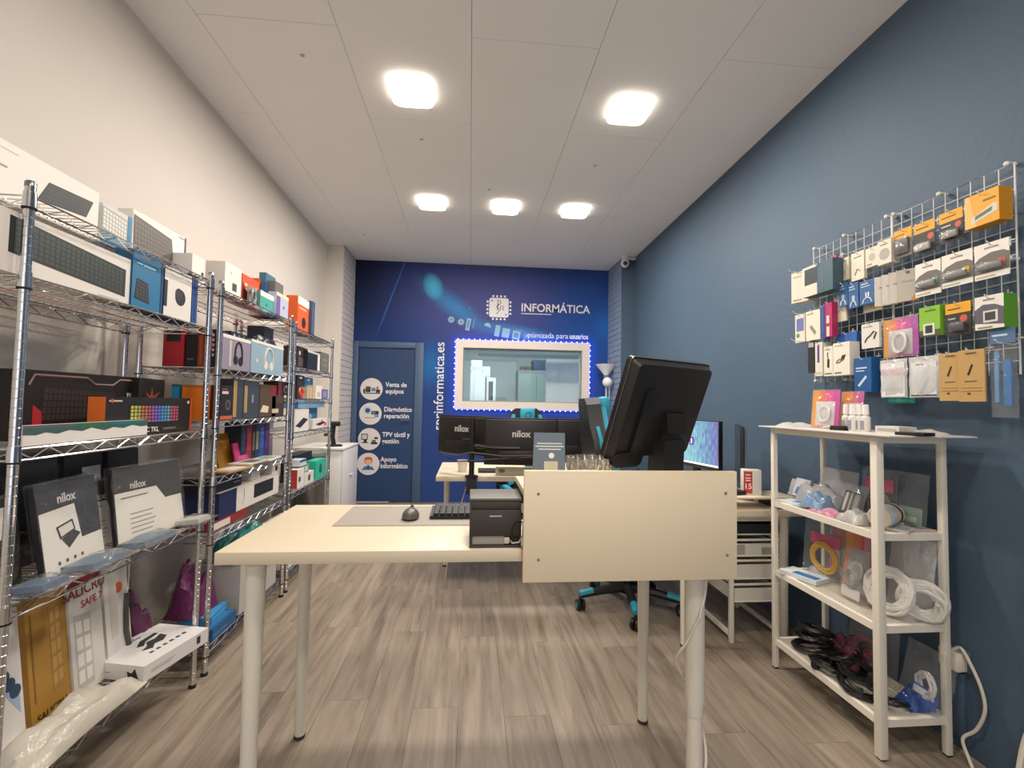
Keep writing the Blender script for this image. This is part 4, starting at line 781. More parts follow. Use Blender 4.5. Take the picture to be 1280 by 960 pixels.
def shelving(lab, y0, y1, zs, top):
    t = thing('wire_shelving', lab, 'shelving', (0, (y0+y1)/2, 0), 0, 'chrome wire shelving units'); yc = (y0+y1)/2
    me = wire_shelf_mesh(y1-y0, XF-XB)
    for z in zs: link('wire_shelf', me, t, (XF, y0-yc, z-0.003))
    g = MB(); pr_ = [(PR, 0.015)]
    z = 0.04
    while z < top-0.02: pr_ += [(PR, z), (PR*0.93, z+0.001), (PR*0.93, z+0.002), (PR, z+0.003)]; z += 0.025
    pr_ += [(PR, top)]
    g.lathe(pr_, CHROME, 14); pm = g.mesh('post')
    ft = MB().lathe([(PR*1.25, 0), (PR*1.25, 0.01), (PR*0.8, 0.016)], RUBBER, 12).mesh('foot')
    col = MB().lathe([(PR*1.0, -0.036), (PR*1.28, -0.035), (PR*1.18, 0.006), (PR*1.0, 0.007)], CHROME, 14).mesh('collar')
    rg = MB().lathe([(PR*1.34, -0.04), (PR*1.34, -0.035)], RUBBER, 12).mesh('collar_ring')
    cp = MB().lathe([(PR*1.06, 0), (PR*1.06, 0.012), (PR*0.8, 0.016)], CHROME_D, 12).mesh('cap')
    for x in (XF, XB):
        for y in (y0, y1):
            p = link('post', pm, t, (x, y-yc, 0)); link('foot', ft, p); link('cap', cp, p, (0, 0, top))
            for z in zs: link('collar', col, p, (0, 0, z)); link('collar_ring', rg, p, (0, 0, z))
    return t
SA = [0.21, 0.705, 1.112, 1.567, 1.78]; SB_ = [0.12, 0.62, 0.885, 1.15, 1.395, 1.765]; SC = [0.12, 0.63, 1.03, 1.262, 1.478, 1.735]
shelving('chrome wire shelving unit nearest the viewer, with keyboard boxes on top', 1.315, 2.175, SA, 1.80)
shelving('chrome wire shelving unit in the middle, with headphone boxes', 2.265, 3.12, SB_, 1.785)
shelving('chrome wire shelving unit farthest away, beside the low cabinet', 3.19, 4.03, SC, 1.755)
# ---- near unit, top shelf
Z = SA[4]
WH = '#e9e3da'; BL = '#1d7fb0'
L('keyboard_box', 'white box with a slanting black keyboard on top of the near shelving', 'box', -14, 125, 203, -1.27, Z, 0.05, WH, [('k', [(0.374, 0.26), (0.863, 0.36), (0.935, 0.74), (0.475, 0.68)], 17, 5, '#2a2c2c', '#3c3f3e'), ('r', 0.02, 0.86, 0.2, 0.875, '#cfc6ba'), ('r', 0.02, 0.55, 0.12, 0.58, '#9b948c')], pyb=270)
L('keyboard_box', 'box with a white keyboard on blue, second from the near post on the top shelf', 'box', 126.5, 164, 262, -1.27, Z, 0.06, '#cfd2d0', [('r', 0, 0, 1, 0.3, BL), ('k', [(0.0, 0.36), (0.86, 0.22), (0.86, 0.86), (0.0, 0.93)], 8, 5, '#a9a69c', '#e4e1d8'), ('r', 0.88, 0, 1, 1, BL)], pyb=310)
L('keyboard_box', 'white box with a dark grey compact keyboard on the top shelf', 'box', 164.5, 233, 279, -1.27, Z, 0.055, WH, [('k', [(0.02, 0.03), (0.76, 0.12), (0.70, 0.78), (0.01, 0.90)], 13, 7, '#5c554f', '#756d66'), ('r', 0.965, 0, 1, 1, '#3d4456')], pyb=330)
L('plain_box', 'plain grey-white box between the compact keyboard box and the lavender one', 'box', 233.5, 243, 304, -1.27, Z, 0.1, '#dad7d3', [('r', 0, 0.97, 1, 1, '#8a8886')], pyb=340)
L('boxed_item', 'lavender blue box standing behind white camera boxes on the top shelf', 'box', 243.5, 260, 310, -1.29, Z, 0.12, '#7d86b4', [('s', [(0.2, 0.62), (0.3, 0.8), (0.7, 0.8), (0.9, 0.7)], 0.008, '#3c4470')], pyb=345)
L('camera_box', 'white box with a round hole at the far end of the near top shelf', 'box', 247, 266, 325, -1.19, Z, 0.09, '#eee6dc', [('c', 0.88, 0.2, 0.1, '#4a4642')], pyb=350)
# second shelf
Z = SA[3]
L('keyboard_box', 'long white box with a black full-size keyboard on the second shelf', 'box', -16, 164, 287, -1.19, Z, 0.06, '#ded7cf', [('k', [(0.10, 0.32), (0.955, 0.16), (0.955, 0.74), (0.10, 0.92)], 22, 6, '#1f2422', '#33403a'), ('r', 0.72, 0.05, 0.9, 0.065, '#b5aea6')], pyb=370)
L('keypad_box', 'teal blue box with a black number pad beside the long keyboard box', 'box', 165, 204, 318, -1.185, Z, 0.06, '#1c6e9a', [('k', [(0.08, 0.16), (0.56, 0.12), (0.50, 0.48), (0.14, 0.52)], 4, 5, '#16191b', '#3a4145'), ('r', 0.12, 0.775, 0.3, 0.79, '#d8ecf4'), ('r', 0.34, 0.765, 0.72, 0.785, '#d8ecf4'), ('r', 0.93, 0, 1, 1, '#0d3d58')], pyb=380, side='#155a80')
L('mouse_box', 'white box with a black mouse on the second shelf', 'box', 205, 239.5, 338, -1.185, Z, 0.08, '#e0dad2', [('c', 0.58, 0.46, 0.17, '#1d1e20'), ('c', 0.52, 0.52, 0.12, '#2e3033'), ('r', 0.0, 0.2, 0.1, 0.72, '#22252a')], pyb=395, side='#28508c')
L('slim_box', 'slim blue box next to the white mouse box', 'box', 240, 247, 348, -1.20, Z, 0.10, '#2a5390', [('r', 0.3, 0.1, 0.6, 0.9, '#1f4078')], pyb=400)
# third shelf
Z = SA[2]
L('gaming_keyboard_box', 'large black box with a red-lit gaming keyboard at the back of the third shelf', 'box', 22, 190, 467, -1.36, Z, 0.07, '#17120f', [('k', [(0.11, 0.22), (0.68, 0.24), (0.66, 0.74), (0.13, 0.80)], 18, 5, '#140f0e', '#352523'), ('s', [(0.05, 0.78), (0.08, 0.93), (0.42, 0.93), (0.48, 0.83), (0.62, 0.83), (0.68, 0.93), (0.97, 0.93)], 0.004, '#8a6f64'), ('p', [(0.08, 0.15), (0.14, 0.12), (0.13, 0.4), (0.08, 0.5)], '#a31e22'), ('p', [(0.40, 0.1), (0.78, 0.1), (0.78, 0.16), (0.45, 0.18)], '#b92a25'), ('t', 0.80, 0.66, 0.026, 'PACK', '#d8cfc6'), ('p', [(0.86, 0.62), (0.93, 0.66), (0.98, 0.72), (0.94, 0.60), (0.90, 0.55)], '#9a4a28')], pyb=540)
L('boxed_item', 'black box with a small orange bird mark beside the gaming keyboard box', 'box', 172, 214, 474, -1.33, Z, 0.05, '#14110f', [('p', [(0.25, 0.75), (0.45, 0.66), (0.5, 0.85), (0.55, 0.66), (0.8, 0.75), (0.6, 0.6), (0.5, 0.5), (0.42, 0.6)], '#a04a22'), ('r', 0.3, 0.42, 0.75, 0.45, '#8a4a2c')], pyb=540)
L('gaming_keyboard_box', 'black box with a rainbow-lit compact keyboard and orange sides', 'box', 131, 253, 497, -1.215, Z, 0.055, '#1a1512', [('k', [(0.22, 0.28), (0.83, 0.28), (0.83, 0.80), (0.22, 0.82)], 15, 5, '#151515', ['#b4b04a', '#9aa24c', '#b06a4a', '#b0505a', '#8a5ab0', '#5a6ac0', '#4a8ac0', '#50a0a8', '#b04a6a', '#a05060']), ('t', 0.49, 0.11, 0.026, 'C TKL', '#ded8d0'), ('r', 0.62, 0.09, 0.78, 0.105, '#8a827a'), ('r', 0.62, 0.12, 0.78, 0.135, '#8a827a'), ('c', 0.945, 0.87, 0.05, '#c9c2ba'), ('r', 0.03, 0.88, 0.15, 0.92, '#b9b0a6'), ('c', 0.055, 0.90, 0.05, '#c0522a'), ('r', 0.975, 0, 1, 1, '#c0521e')], pyb=540, side='#c8581c', end='#d0641f')
L('printed_carton', 'long low white carton with a ragged green landscape print at the shelf front', 'box', 28, 184, 528.5, -1.195, Z, 0.02, '#dcd7d0', [('p', [(0, 0.55), (0.08, 0.5), (0.14, 0.62), (0.22, 0.5), (0.3, 0.66), (0.4, 0.55), (0.47, 0.72), (0.58, 0.5), (0.66, 0.66), (0.75, 0.55), (0.84, 0.72), (0.93, 0.58), (1, 0.62), (1, 1), (0, 1)], '#3d5a55'), ('r', 0.0, 0.85, 0.35, 1, '#5a5a66'), ('p', [(0.35, 0.8), (0.5, 0.72), (0.62, 0.85), (0.62, 1), (0.35, 1)], '#2f6a48'), ('p', [(0.62, 0.8), (0.8, 0.75), (1, 0.85), (1, 1), (0.62, 1)], '#2a6a70')], pyb=550)
# fourth shelf: tablet cases in plastic bags
Z = SA[3-2]
def nilox_front(o, W_, H_, T_):
    e = bpy.data.objects.new('insert', None); COL.objects.link(e); e.parent = o; y = -0.011
    MB().box(-W_*0.47, W_*0.47, -0.01, 0.01, 0.004, H_*0.97, m('#1c1b1d', 0.45)).build('case_sleeve', e)
    MB().prism([(-W_*0.47, 0.004), (W_*0.47, 0.004), (W_*0.47, H_*0.30), (W_*0.12, H_*0.30), (W_*0.06, H_*0.70), (-W_*0.47, H_*0.68)], lambda u, v, q: (u, -0.0105-q, v), 0, 0.001, m('#e4ded4', 0.5)).build('front_card', e)
    pr_ = MB(); f2 = lambda u, v, q: (u, -0.0117-q, v)
    pr_.prism([(-W_*0.26, H_*0.50), (W_*0.0, H_*0.54), (W_*0.03, H_*0.42), (-W_*0.22, H_*0.36)], f2, 0, 0.0003, m('#25211f', 0.5)); pr_.prism([(-W_*0.23, H_*0.485), (-W_*0.02, H_*0.515), (W_*0.005, H_*0.43), (-W_*0.2, H_*0.385)], f2, 0.0003, 0.0005, m('#d8d2c8', 0.5))
    pr_.prism([(-W_*0.2, H_*0.36), (W_*0.0, H_*0.42), (W_*0.1, H_*0.36), (-W_*0.1, H_*0.24)], f2, 0.0003, 0.0006, m('#2a2624', 0.5))
    for k in range(4): pr_.prism([(-W_*0.27+k*W_*0.12+0.006*math.cos(a*0.6283), H_*0.12+0.006*math.sin(a*0.6283)) for a in range(10)], f2, 0, 0.0004, m('#4a4540', 0.5))
    pr_.build('card_print', e); text(e, 'nilox', (-W_*0.05, -0.0116, H_*0.79), H_*0.14, m('#cfc9c2', 0.5), align='CENTER', bold=0.0008)
def nilox_back(o, W_, H_, T_):
    e = bpy.data.objects.new('insert', None); COL.objects.link(e); e.parent = o
    MB().box(-W_*0.47, W_*0.47, -0.01, 0.01, 0.004, H_*0.97, m('#332e2c', 0.45)).build('case_sleeve', e)
    MB().prism([(-W_*0.47, 0.004), (W_*0.47, 0.004), (W_*0.45, H_*0.47), (W_*0.2, H_*0.47), (W_*0.08, H_*0.66), (-W_*0.47, H_*0.66)], lambda u, v, q: (u, -0.0105-q, v), 0, 0.001, m('#e6e0d4', 0.5)).build('front_card', e)
    pr_ = MB(); f2 = lambda u, v, q: (u, -0.0117-q, v)
    for k in range(5): pr_.prism([(-W_*0.3, H_*(0.12+0.06*k)), (-W_*0.3+W_*(0.28+0.03*(k % 3)), H_*(0.12+0.06*k)), (-W_*0.3+W_*(0.28+0.03*(k % 3)), H_*(0.133+0.06*k)), (-W_*0.3, H_*(0.133+0.06*k))], f2, 0, 0.0003, m('#8a847c', 0.5))
    pr_.prism([(-W_*0.4, H_*0.58), (-W_*0.05, H_*0.58), (-W_*0.05, H_*0.595), (-W_*0.4, H_*0.595)], f2, 0, 0.0003, m('#6a645c', 0.5)); pr_.build('card_print', e)
    text(e, 'nilox', (-W_*0.17, -0.0116, H_*0.73), H_*0.13, m('#cfc9c2', 0.5), align='CENTER', bold=0.0008)
def lp(px0, px1, pyt, pyb, X):
    a, b = onx(px0, (pyt+pyb)/2, X), onx(px1, (pyt+pyb)/2, X); zz = [onx((px0+px1)/2, q, X).z for q in (pyt, pyb)]; y0, y1 = clampy(a.y, b.y); return (y0+y1)/2, y1-y0, zz[1], zz[0]-zz[1]
y, w, z, h = lp(48, 138, 576, 690, -1.24); pouch('tablet_case_pack', 'bagged black tablet case with a white card showing a folded stand', 'tablet case', (-1.24, y, Z+0.003), w, h*0.98, 0.03, HP+0.12, FILM, -0.16, 3, inner=nilox_front, base=0.013)
y, w, z, h = lp(146, 246, 592, 672, -1.24); pouch('tablet_case_pack', 'bagged tablet case with a plain white lettered card, right of the folded stand one', 'tablet case', (-1.235, y, Z+0.003), w*0.94, h+0.03, 0.03, HP-0.1, FILM, -0.14, 4, inner=nilox_back, base=0.013)
y, w, z, h = lp(138, 165, 600, 672, -1.27); pouch('tablet_case_pack', 'bagged tablet case mostly hidden behind the plain lettered one', 'tablet case', (-1.325, y, Z+0.003), w*1.3, h+0.03, 0.04, HP-0.1, FILM, -0.12, 14, inner=nilox_back, base=0.013)
y, w, z, h = lp(6, 46, 590, 700, -1.25); pouch('tablet_case_pack', 'bagged dark case with a small white label beside the near post', 'tablet case', (-1.28, y, Z+0.003), w, h*1.05, 0.04, HP+0.1, FILM, -0.1, 5, inner=card(w*0.9, 0.02, h, '#34332f', [('r', 0.1, 0.55, 0.6, 0.9, '#d9d4cc')]))
for k, (p0, p1, pt, c, lab) in enumerate(((60, 110, 558, '#1b1b1d', 'black bagged case standing at the back of the fourth shelf, behind the stand card'), (112, 165, 556, '#232326', 'black bagged case in the middle of the back of the fourth shelf'), (168, 215, 553, '#1a1a1c', 'black bagged case at the back of the fourth shelf with a white label'), (218, 250, 548, '#242427', 'black bagged case at the far back corner of the fourth shelf'))):
    y, w, z, h = 1.45+0.195*k, 0.185, 0, 0; pouch('case_pack', lab, 'laptop case', (-1.40, y, Z+0.002), w*1.05, onx((p0+p1)/2, pt, -1.40).z-Z, 0.05, HP, FILM_DARK, -0.05, 20+k, inner=card(w*0.9, 0.03, onx((p0+p1)/2, pt, -1.40).z-Z-0.02, c, [('r', 0.45, 0.66, 0.95, 0.86, '#d4d4da'), ('r', 0.5, 0.62, 0.75, 0.7, '#3a6ab0')] if k == 2 else []))
y, w, z, h = lp(228, 252, 548, 605, -1.26); pouch('cable_pack', 'clear bag with a blue and white card at the far end of the fourth shelf', 'packet', (-1.30, y, Z+0.12), w, h*0.8, 0.03, HP, FILM, -0.05, 31, inner=card(w*0.85, 0.004, h*0.7, '#d8dade', [('c', 0.4, 0.65, 0.25, '#3a78b8'), ('c', 0.7, 0.55, 0.2, '#e8eaec')]))
for k, (p0, p1, yy, lab, al) in enumerate(((4, 54, 715, 'clear flat bag with blue contents lying at the near front of the fourth shelf', '#50647c'), (70, 132, 690, 'clear bag of blue-grey cables lying in front of the folded stand card', '#5a6e80'), (140, 198, 680, 'clear bag of blue-grey cables lying in front of the plain lettered card', '#60737f'), (233, 262, 648, 'crumpled clear bag lying at the far end of the fourth shelf', '#b4b2ac'))):
    y, w, z, h = lp(p0, p1, yy-20, yy, -1.19); pouch('cable_pack', lab, 'packet', (-1.20, y, Z+0.026), w, 0.13, 0.05, HP, FILM, 0, 40+k, rot=(HP*0.93, 0, HP), inner=card(w*0.7, 0.02, 0.09, al))
# bottom shelf
Z = SA[0]
def lean_pack(name, lab, cat, px0, px1, pyt, X, col, prints, d=0.03, lean=-0.12, dz=0.0, turn=0.0, **k):
    a, b = onx(px0, pyt+60, X), onx(px1, pyt+60, X); h = onx((px0+px1)/2, pyt, X).z-Z-dz
    return pack(name, lab, cat, (X-0.01, (a.y+b.y)/2, Z+dz+0.003), b.y-a.y, d, h, HP+turn, col, prints, lean=lean, **k)
lean_pack('power_strip_pack', 'white pack with a row of blue sockets at the near end of the bottom shelf', 'power strip', -8, 41, 752, -1.29, '#dcd8d4', [('p', [(0.28, 0.62), (0.9, 0.36), (0.9, 0.22), (0.28, 0.48)], '#9fb4cc')] + [('c', 0.36+0.14*k, 0.56-0.06*k, 0.042, '#2f4a66') for k in range(4)], turn=0.1)
lean_pack('power_strip_pack', 'gold brown cardboard power strip pack leaning on the bottom shelf', 'power strip', 43, 94, 746, -1.32, '#b08236', [('k', [(0.55, 0.18), (0.85, 0.2), (0.85, 0.92), (0.55, 0.9)], 2, 5, '#a87c3c', '#bf9652'), ('t', 0.5, 0.07, 0.03, 'SALICRU', '#4a3418'), ('r', 0.1, 0.2, 0.14, 0.9, '#8a6426')], turn=0.06)
lean_pack('power_strip_pack', 'white blister pack with red lettering and rows of sockets', 'power strip', 96, 136, 722, -1.32, '#d2cdc6', [('k', [(0.12, 0.05), (0.62, 0.05), (0.62, 0.66), (0.12, 0.7)], 2, 4, '#b8b4ae', '#dedad4'), ('t', 0.5, 0.88, 0.05, 'SALICRU', '#8a2630'), ('t', 0.7, 0.76, 0.035, 'SAFE 7', '#a82c34'), ('r', 0.0, 0.94, 1, 1, '#9a2c34')], turn=0.04)
lean_pack('power_strip_pack', 'narrow white pack with a round orange seal and a twisted cord', 'power strip', 138, 168, 708, -1.33, '#d6d2cc', [('c', 0.6, 0.76, 0.055, '#c05a34'), ('r', 0.2, 0.3, 0.5, 0.9, '#c9c4bc'), ('s', [(0.86, 0.05), (0.74, 0.3), (0.8, 0.5), (0.9, 0.66)], 0.012, '#4a453e')], turn=0.04)
bxx = pack('bracket_carton', 'white flat carton with a black monitor bracket print lying at the shelf front', 'box', (-1.245, 2.02, Z), 0.30, 0.235, 0.058, HP-0.22, '#dcd8d6', [('pt', [(0.3, 0.45), (0.42, 0.5), (0.5, 0.62), (0.62, 0.60), (0.74, 0.66), (0.72, 0.5), (0.6, 0.42), (0.5, 0.46), (0.4, 0.36)], '#3b3a3a'), ('pt', [(0.36, 0.62), (0.5, 0.75), (0.74, 0.78), (0.74, 0.70), (0.52, 0.66), (0.42, 0.56)], '#3b3a3a')] + [('rt', 0.28+0.1*k, 0.24, 0.33+0.1*k, 0.29, '#4a4848') for k in range(6)] + [('rt', 0.1, 0.86, 0.6, 0.88, '#5a5858'), ('rt', 0.1, 0.92, 0.55, 0.935, '#8a8886'), ('pe', [(0.72, 0.2), (0.9, 0.2), (0.84, 0.8), (0.78, 0.5), (0.7, 0.6)], '#26262e'), ('re', 0.15, 0.4, 0.4, 0.45, '#8a8898'), ('r', 0.1, 0.5, 0.45, 0.55, '#a8a4a4'), ('r', 0.1, 0.38, 0.4, 0.43, '#a8a4a4'), ('r', 0.8, 0.3, 0.86, 0.8, '#3a3a40')])
# crumpled white plastic bags at the front of the bottom shelf
def crumple(name, lab, cat, loc, sx, sy, sz, mt, seed, n=12):
    n = max(n, 13)
    rnd = random.Random(seed); o = thing(name, lab, cat, loc); vs = []; ph = [rnd.uniform(0, 6) for _ in range(6)]
    for j in range(n+1):
        for i in range(n+1):
            u, v = i/n-0.5, j/n-0.5; r_ = max(0, 1-(abs(2*u)**3)-(abs(2*v)**3))**0.45
            zz = sz*r_*(0.7+0.16*math.sin(9*u+ph[0]+3*v)+0.12*math.sin(13*v+ph[1]-5*u)+rnd.uniform(-0.09, 0.09)); vs.append((u*sx*(1+0.06*math.sin(7*v+ph[2])), v*sy*(1+0.08*math.sin(6*u+ph[3])), max(0.001, zz)))
    N = n+1; fs = [(j*N+i, j*N+i+1, (j+1)*N+i+1, (j+1)*N+i) for j in range(n) for i in range(n)]
    k = len(vs); vs2 = vs+[(x, y, 0.0) for x, y, z in vs]; fs2 = fs+[tuple(k+q for q in f[::-1]) for f in fs]
    edge = [(i, i+1) for i in range(n)]+[(n*N+i+1, n*N+i) for i in range(n)]+[((j+1)*N, j*N) for j in range(n)]+[(j*N+n, (j+1)*N+n) for j in range(n)]
    fs2 += [(b, a, k+a, k+b) for a, b in edge]
    MB().add(vs2, fs2, mt).build('film', o); return o
BAGW = film('white_bag_plastic', '#cbc4b6', 0.88, 0.25)
crumple('plastic_bag', 'crumpled white plastic bag lying along the front of the bottom shelf', 'bag', (-1.235, 1.62, Z+0.002), 0.16, 0.44, 0.075, BAGW, 5)
for k, (yy, c, cp, hh, lab) in enumerate(((2.02, '#dedad6', '#1e1e22', 0.15, 'white bottle with a black pump behind the flat carton, nearer one'), (2.085, '#e2deda', '#26262a', 0.17, 'white bottle with a black pump behind the flat carton, farther one'))):
    o = thing('pump_bottle', lab, 'bottle', (-1.42, yy, Z)); MB().lathe([(0.028, 0), (0.03, 0.01), (0.03, hh*0.75), (0.012, hh*0.86), (0.012, hh)], m(c, 0.4), 16).build('bottle_body', o); MB().box(-0.012, 0.05, -0.012, 0.012, hh, hh+0.025, m(cp, 0.5), 0.004).build('pump', o)
crumple('cloth_pile', 'purple and dark crumpled packet at the far back of the bottom shelf', 'packet', (-1.40, 2.135, Z+0.002), 0.14, 0.09, 0.23, m('#5c2448', 0.5), 12, 8)
# ------------------------------------------------------------------ middle shelving unit
def headset(col, cu=0.5):
    return [('s', [(cu-0.13, 0.34), (cu-0.12, 0.62), (cu-0.07, 0.80), (cu, 0.85), (cu+0.07, 0.80), (cu+0.12, 0.60), (cu+0.13, 0.34)], 0.0055, col), ('c', cu-0.09, 0.30, 0.14, col), ('c', cu+0.09, 0.28, 0.14, col)]
CURU = 1
Z = SB_[5]
L('camera_box', 'white box with a dark square lens on top of the middle shelving', 'box', 281, 302, 332, -1.19, Z, 0.09, '#ece4da', [('r', 0.45, 0.16, 0.72, 0.42, '#4a4540'), ('c', 0.35, 0.72, 0.05, '#d9b09a')], pyb=360)
L('boxed_item', 'orange red hanging box with white lettering on the middle top shelf', 'box', 302.5, 324, 347, -1.22, Z, 0.08, '#d8512a', [('r', 0.15, 0.62, 0.85, 0.72, '#f0c8b0'), ('r', 0.15, 0.48, 0.7, 0.54, '#f0c8b0'), ('p', [(0.02, 0), (0.3, 0), (0.3, 0.4), (0.02, 0.7)], '#5a2b30')], pyb=370)
L('boxed_item', 'orange box with a white label strip behind the teal box', 'box', 324.5, 340, 352, -1.30, Z, 0.06, '#e2571f', [('r', 0.1, 0.3, 0.9, 0.55, '#f2dccb')], pyb=370)
L('boxed_item', 'blue hanging card box behind the teal box on the middle top shelf', 'box', 332, 351, 358, -1.26, Z, 0.03, '#2f5684', [('r', 0.25, 0.7, 0.55, 0.78, '#dfe6ee')], pyb=380)
L('boxed_item', 'teal and white box on the middle top shelf', 'box', 325, 345, 367, -1.20, Z, 0.06, '#4aa39a', [('r', 0, 0.72, 1, 1, '#e6e2da'), ('c', 0.4, 0.35, 0.08, '#256a64')], pyb=388)
o = thing('cable_reel', 'clear blister reel of cable in front of the orange box', 'packet', (-1.185, onx(317.5, 366, -1.185).y, Z))
g = MB(); g.tube(coil_pts(0.034, 0.006, 6, 3, c=(0, 0, 0.045)), 0.004, m('#8b9a9c', 0.3), 5); g.build('reel', o); o.rotation_euler = (0, 0, HP)
MB().box(-0.045, 0.045, 0.012, 0.014, 0, 0.1, m('#9a7a6a', 0.5)).build('backing_card', o)
L('boxed_item', 'slate blue hanging box at the far end of the middle top shelf', 'box', 351, 366, 357, -1.27, Z, 0.04, '#3d6e84', [('r', 0.3, 0.78, 0.62, 0.86, '#cfe0e6')], pyb=390)
L('boxed_item', 'tall grey box at the far end of the middle top shelf', 'box', 359, 371.5, 364, -1.22, Z, 0.08, '#6d6862', [('r', 0.1, 0.1, 0.9, 0.5, '#7b766e')], pyb=398)
L('boxed_item', 'white box with a purple side and cream lid on the middle top shelf', 'box', 345.5, 363, 369, -1.185, Z, 0.05, '#b9bccf', [('r', 0, 0, 0.3, 0.85, '#7a57a0'), ('r', 0, 0.85, 1, 1, '#e8dcb4'), ('c', 0.6, 0.45, 0.07, '#5a5d78')], pyb=392)
# second tier
Z = SB_[4]
L('headphone_box', 'lavender grey box with black headphones on the middle shelving', 'box', 277.5, 313, 421, -1.19, Z, 0.10, '#8e8594', headset('#1d1a1c', 0.55)+[('r', 0, 0.9, 1, 1, '#e4dcd4'), ('r', 0.22, 0.1, 0.30, 0.85, '#bdb3ae')], pyb=462, top='#e8e0d8')
L('headphone_box', 'pale blue box with white headphones on the middle shelving', 'box', 313.5, 354, 429, -1.19, Z, 0.10, '#8ba6b4', headset('#d9cfc4', 0.52)+[('r', 0, 0.92, 1, 1, '#e4dcd4'), ('t', 0.16, 0.4, 0.028, 'hp', '#e8eef2', 0.0)], pyb=468, top='#e8e0d8')
L('boxed_item', 'dark navy upright box behind the pale blue headphone box', 'box', 352, 366, 418, -1.27, Z, 0.1, '#1d2536', [('r', 0.2, 0.3, 0.8, 0.7, '#26304a')], pyb=465)
zt = Z + 0.163
a = onx(293, 415, -1.22); pack('game_case', 'flat black case with blue and green lights lying on the lavender headphone box', 'box', (-1.235, a.y, onx(295, 424, -1.19).z+0.004), 0.165, 0.08, 0.032, HP, '#191820', [('c', 0.5, 0.5, 0.25, '#3a7ac0'), ('c', 0.2, 0.45, 0.22, '#c0c8d8'), ('c', 0.8, 0.45, 0.22, '#3a9a5a')])
crumple('packet', 'dark crumpled packet with a teal mark lying on the pale blue headphone box', 'packet', (-1.24, onx(330, 420, -1.24).y, onx(333, 431, -1.19).z+0.003), 0.09, 0.22, 0.07, m('#25232a', 0.35), 17, 8)
# boxes whose ends show through the gap of the near unit
for k, (x0, x1, pt, c, prs, lab) in enumerate(((-1.437, -1.345, 413, '#b3242c', [('rf', 0.14, 0.7, 0.82, 1, '#1c1a1c'), ('r', 0.1, 0.12, 0.9, 0.14, '#8a1c22')], 'bright red box end seen through the near shelving'),
        (-1.335, -1.285, 415, '#15161a', [('r', 0.1, 0.22, 0.7, 0.26, '#6a6a70')], 'black box end next to the bright red one'),
        (-1.283, -1.255, 409, '#7a3216', [('r', 0.3, 0.1, 0.7, 0.9, '#9a4a20')], 'narrow rust brown box end beyond the near shelving'),
        (-1.253, -1.198, 410, '#171417', [('r', 0.0, 0.45, 0.62, 0.96, '#c02a2c')]+[('r', 0.62, 0.3+0.13*q, 0.78, 0.37+0.13*q, '#d8d0cc') for q in range(5)], 'black and red box end with a column of white marks'))):
    h = ony(230, pt, 2.29).z - Z
    pack('game_box', lab, 'box', ((x0+x1)/2, 2.292+0.06, Z), x1-x0, 0.10, h, 0.0, c, [(('r',)+p[1:]) for p in prs])
# third tier
Z = SB_[3]
for a_, b_, pt, c, c2, lab in ((213, 222, 480, '#1f86ad', '#0f5270', 'turquoise box end behind the rainbow keyboard box'), (226, 257, 481, '#dd7417', '#b85c10', 'bright orange box end behind the rainbow keyboard box')):
    x0, x1 = ony(a_, 490, 2.295).x, ony(b_, 490, 2.295).x
    pack('game_box', lab, 'box', ((x0+x1)/2, 2.295+0.05, Z), x1-x0, 0.08, ony(a_, pt, 2.295).z-Z, 0.0, c, [('r', 0, 0.93, 1, 1, c2)])
L('camera_box', 'black box with a silver camera picture and an orange foot', 'box', 275.5, 291, 482, -1.19, Z, 0.08, '#1d1b1c', [('r', 0, 0, 1, 0.1, '#c05a24'), ('c', 0.6, 0.42, 0.16, '#55525a'), ('c', 0.6, 0.42, 0.09, '#2a2a30'), ('r', 0.1, 0.75, 0.6, 0.83, '#c9c4c0'), ('r', 0.1, 0.87, 0.5, 0.9, '#b04030')], pyb=520)
L('boxed_item', 'tall dark grey box with a gold band, left of its twin', 'box', 291.5, 304, 474, -1.19, Z, 0.08, '#39404a', [('r', 0.0, 0.04, 0.34, 0.96, '#a88a50')], pyb=520)
L('boxed_item', 'tall dark grey box with a short gold band, right of its twin', 'box', 304.5, 324, 476, -1.19, Z, 0.08, '#39414c', [('r', 0.04, 0.14, 0.22, 0.86, '#a88a50'), ('r', 0.5, 0.4, 0.62, 0.62, '#7f8894')], pyb=520)
L('boxed_item', 'brown box with pale lettering below the red one', 'box', 324.5, 345, 481, -1.19, Z, 0.08, '#54402c', [('p', [(0.05, 0.15), (0.5, 0.12), (0.55, 0.32), (0.2, 0.36)], '#d8ccb4'), ('r', 0.6, 0.65, 1, 1, '#7a2420')], pyb=520)
br1 = L('boxed_item', 'wide brown box with cream lettering at the far end of the third tier', 'box', 345.5, 366, 494, -1.19, Z, 0.09, '#3d2f24', [('r', 0.02, 0.14, 0.55, 0.34, '#c9b898'), ('r', 0.3, 0.6, 0.95, 0.9, '#4d3c2c')], pyb=520)
a = onx(353, 485, -1.19); pack('boxed_item', 'black box with a red end and a coloured oval, lying on the brown box', 'box', (-1.235, onx(355.5, 485, -1.19).y, onx(356, 494.4, -1.19).z+0.002), 0.19, 0.09, 0.085, HP, '#241b1a', [('r', 0, 0, 0.25, 1, '#7a1f22'), ('c', 0.6, 0.45, 0.3, '#b8b4c0'), ('c', 0.6, 0.4, 0.22, '#3a3238'), ('c', 0.5, 0.6, 0.12, '#b0407a')])
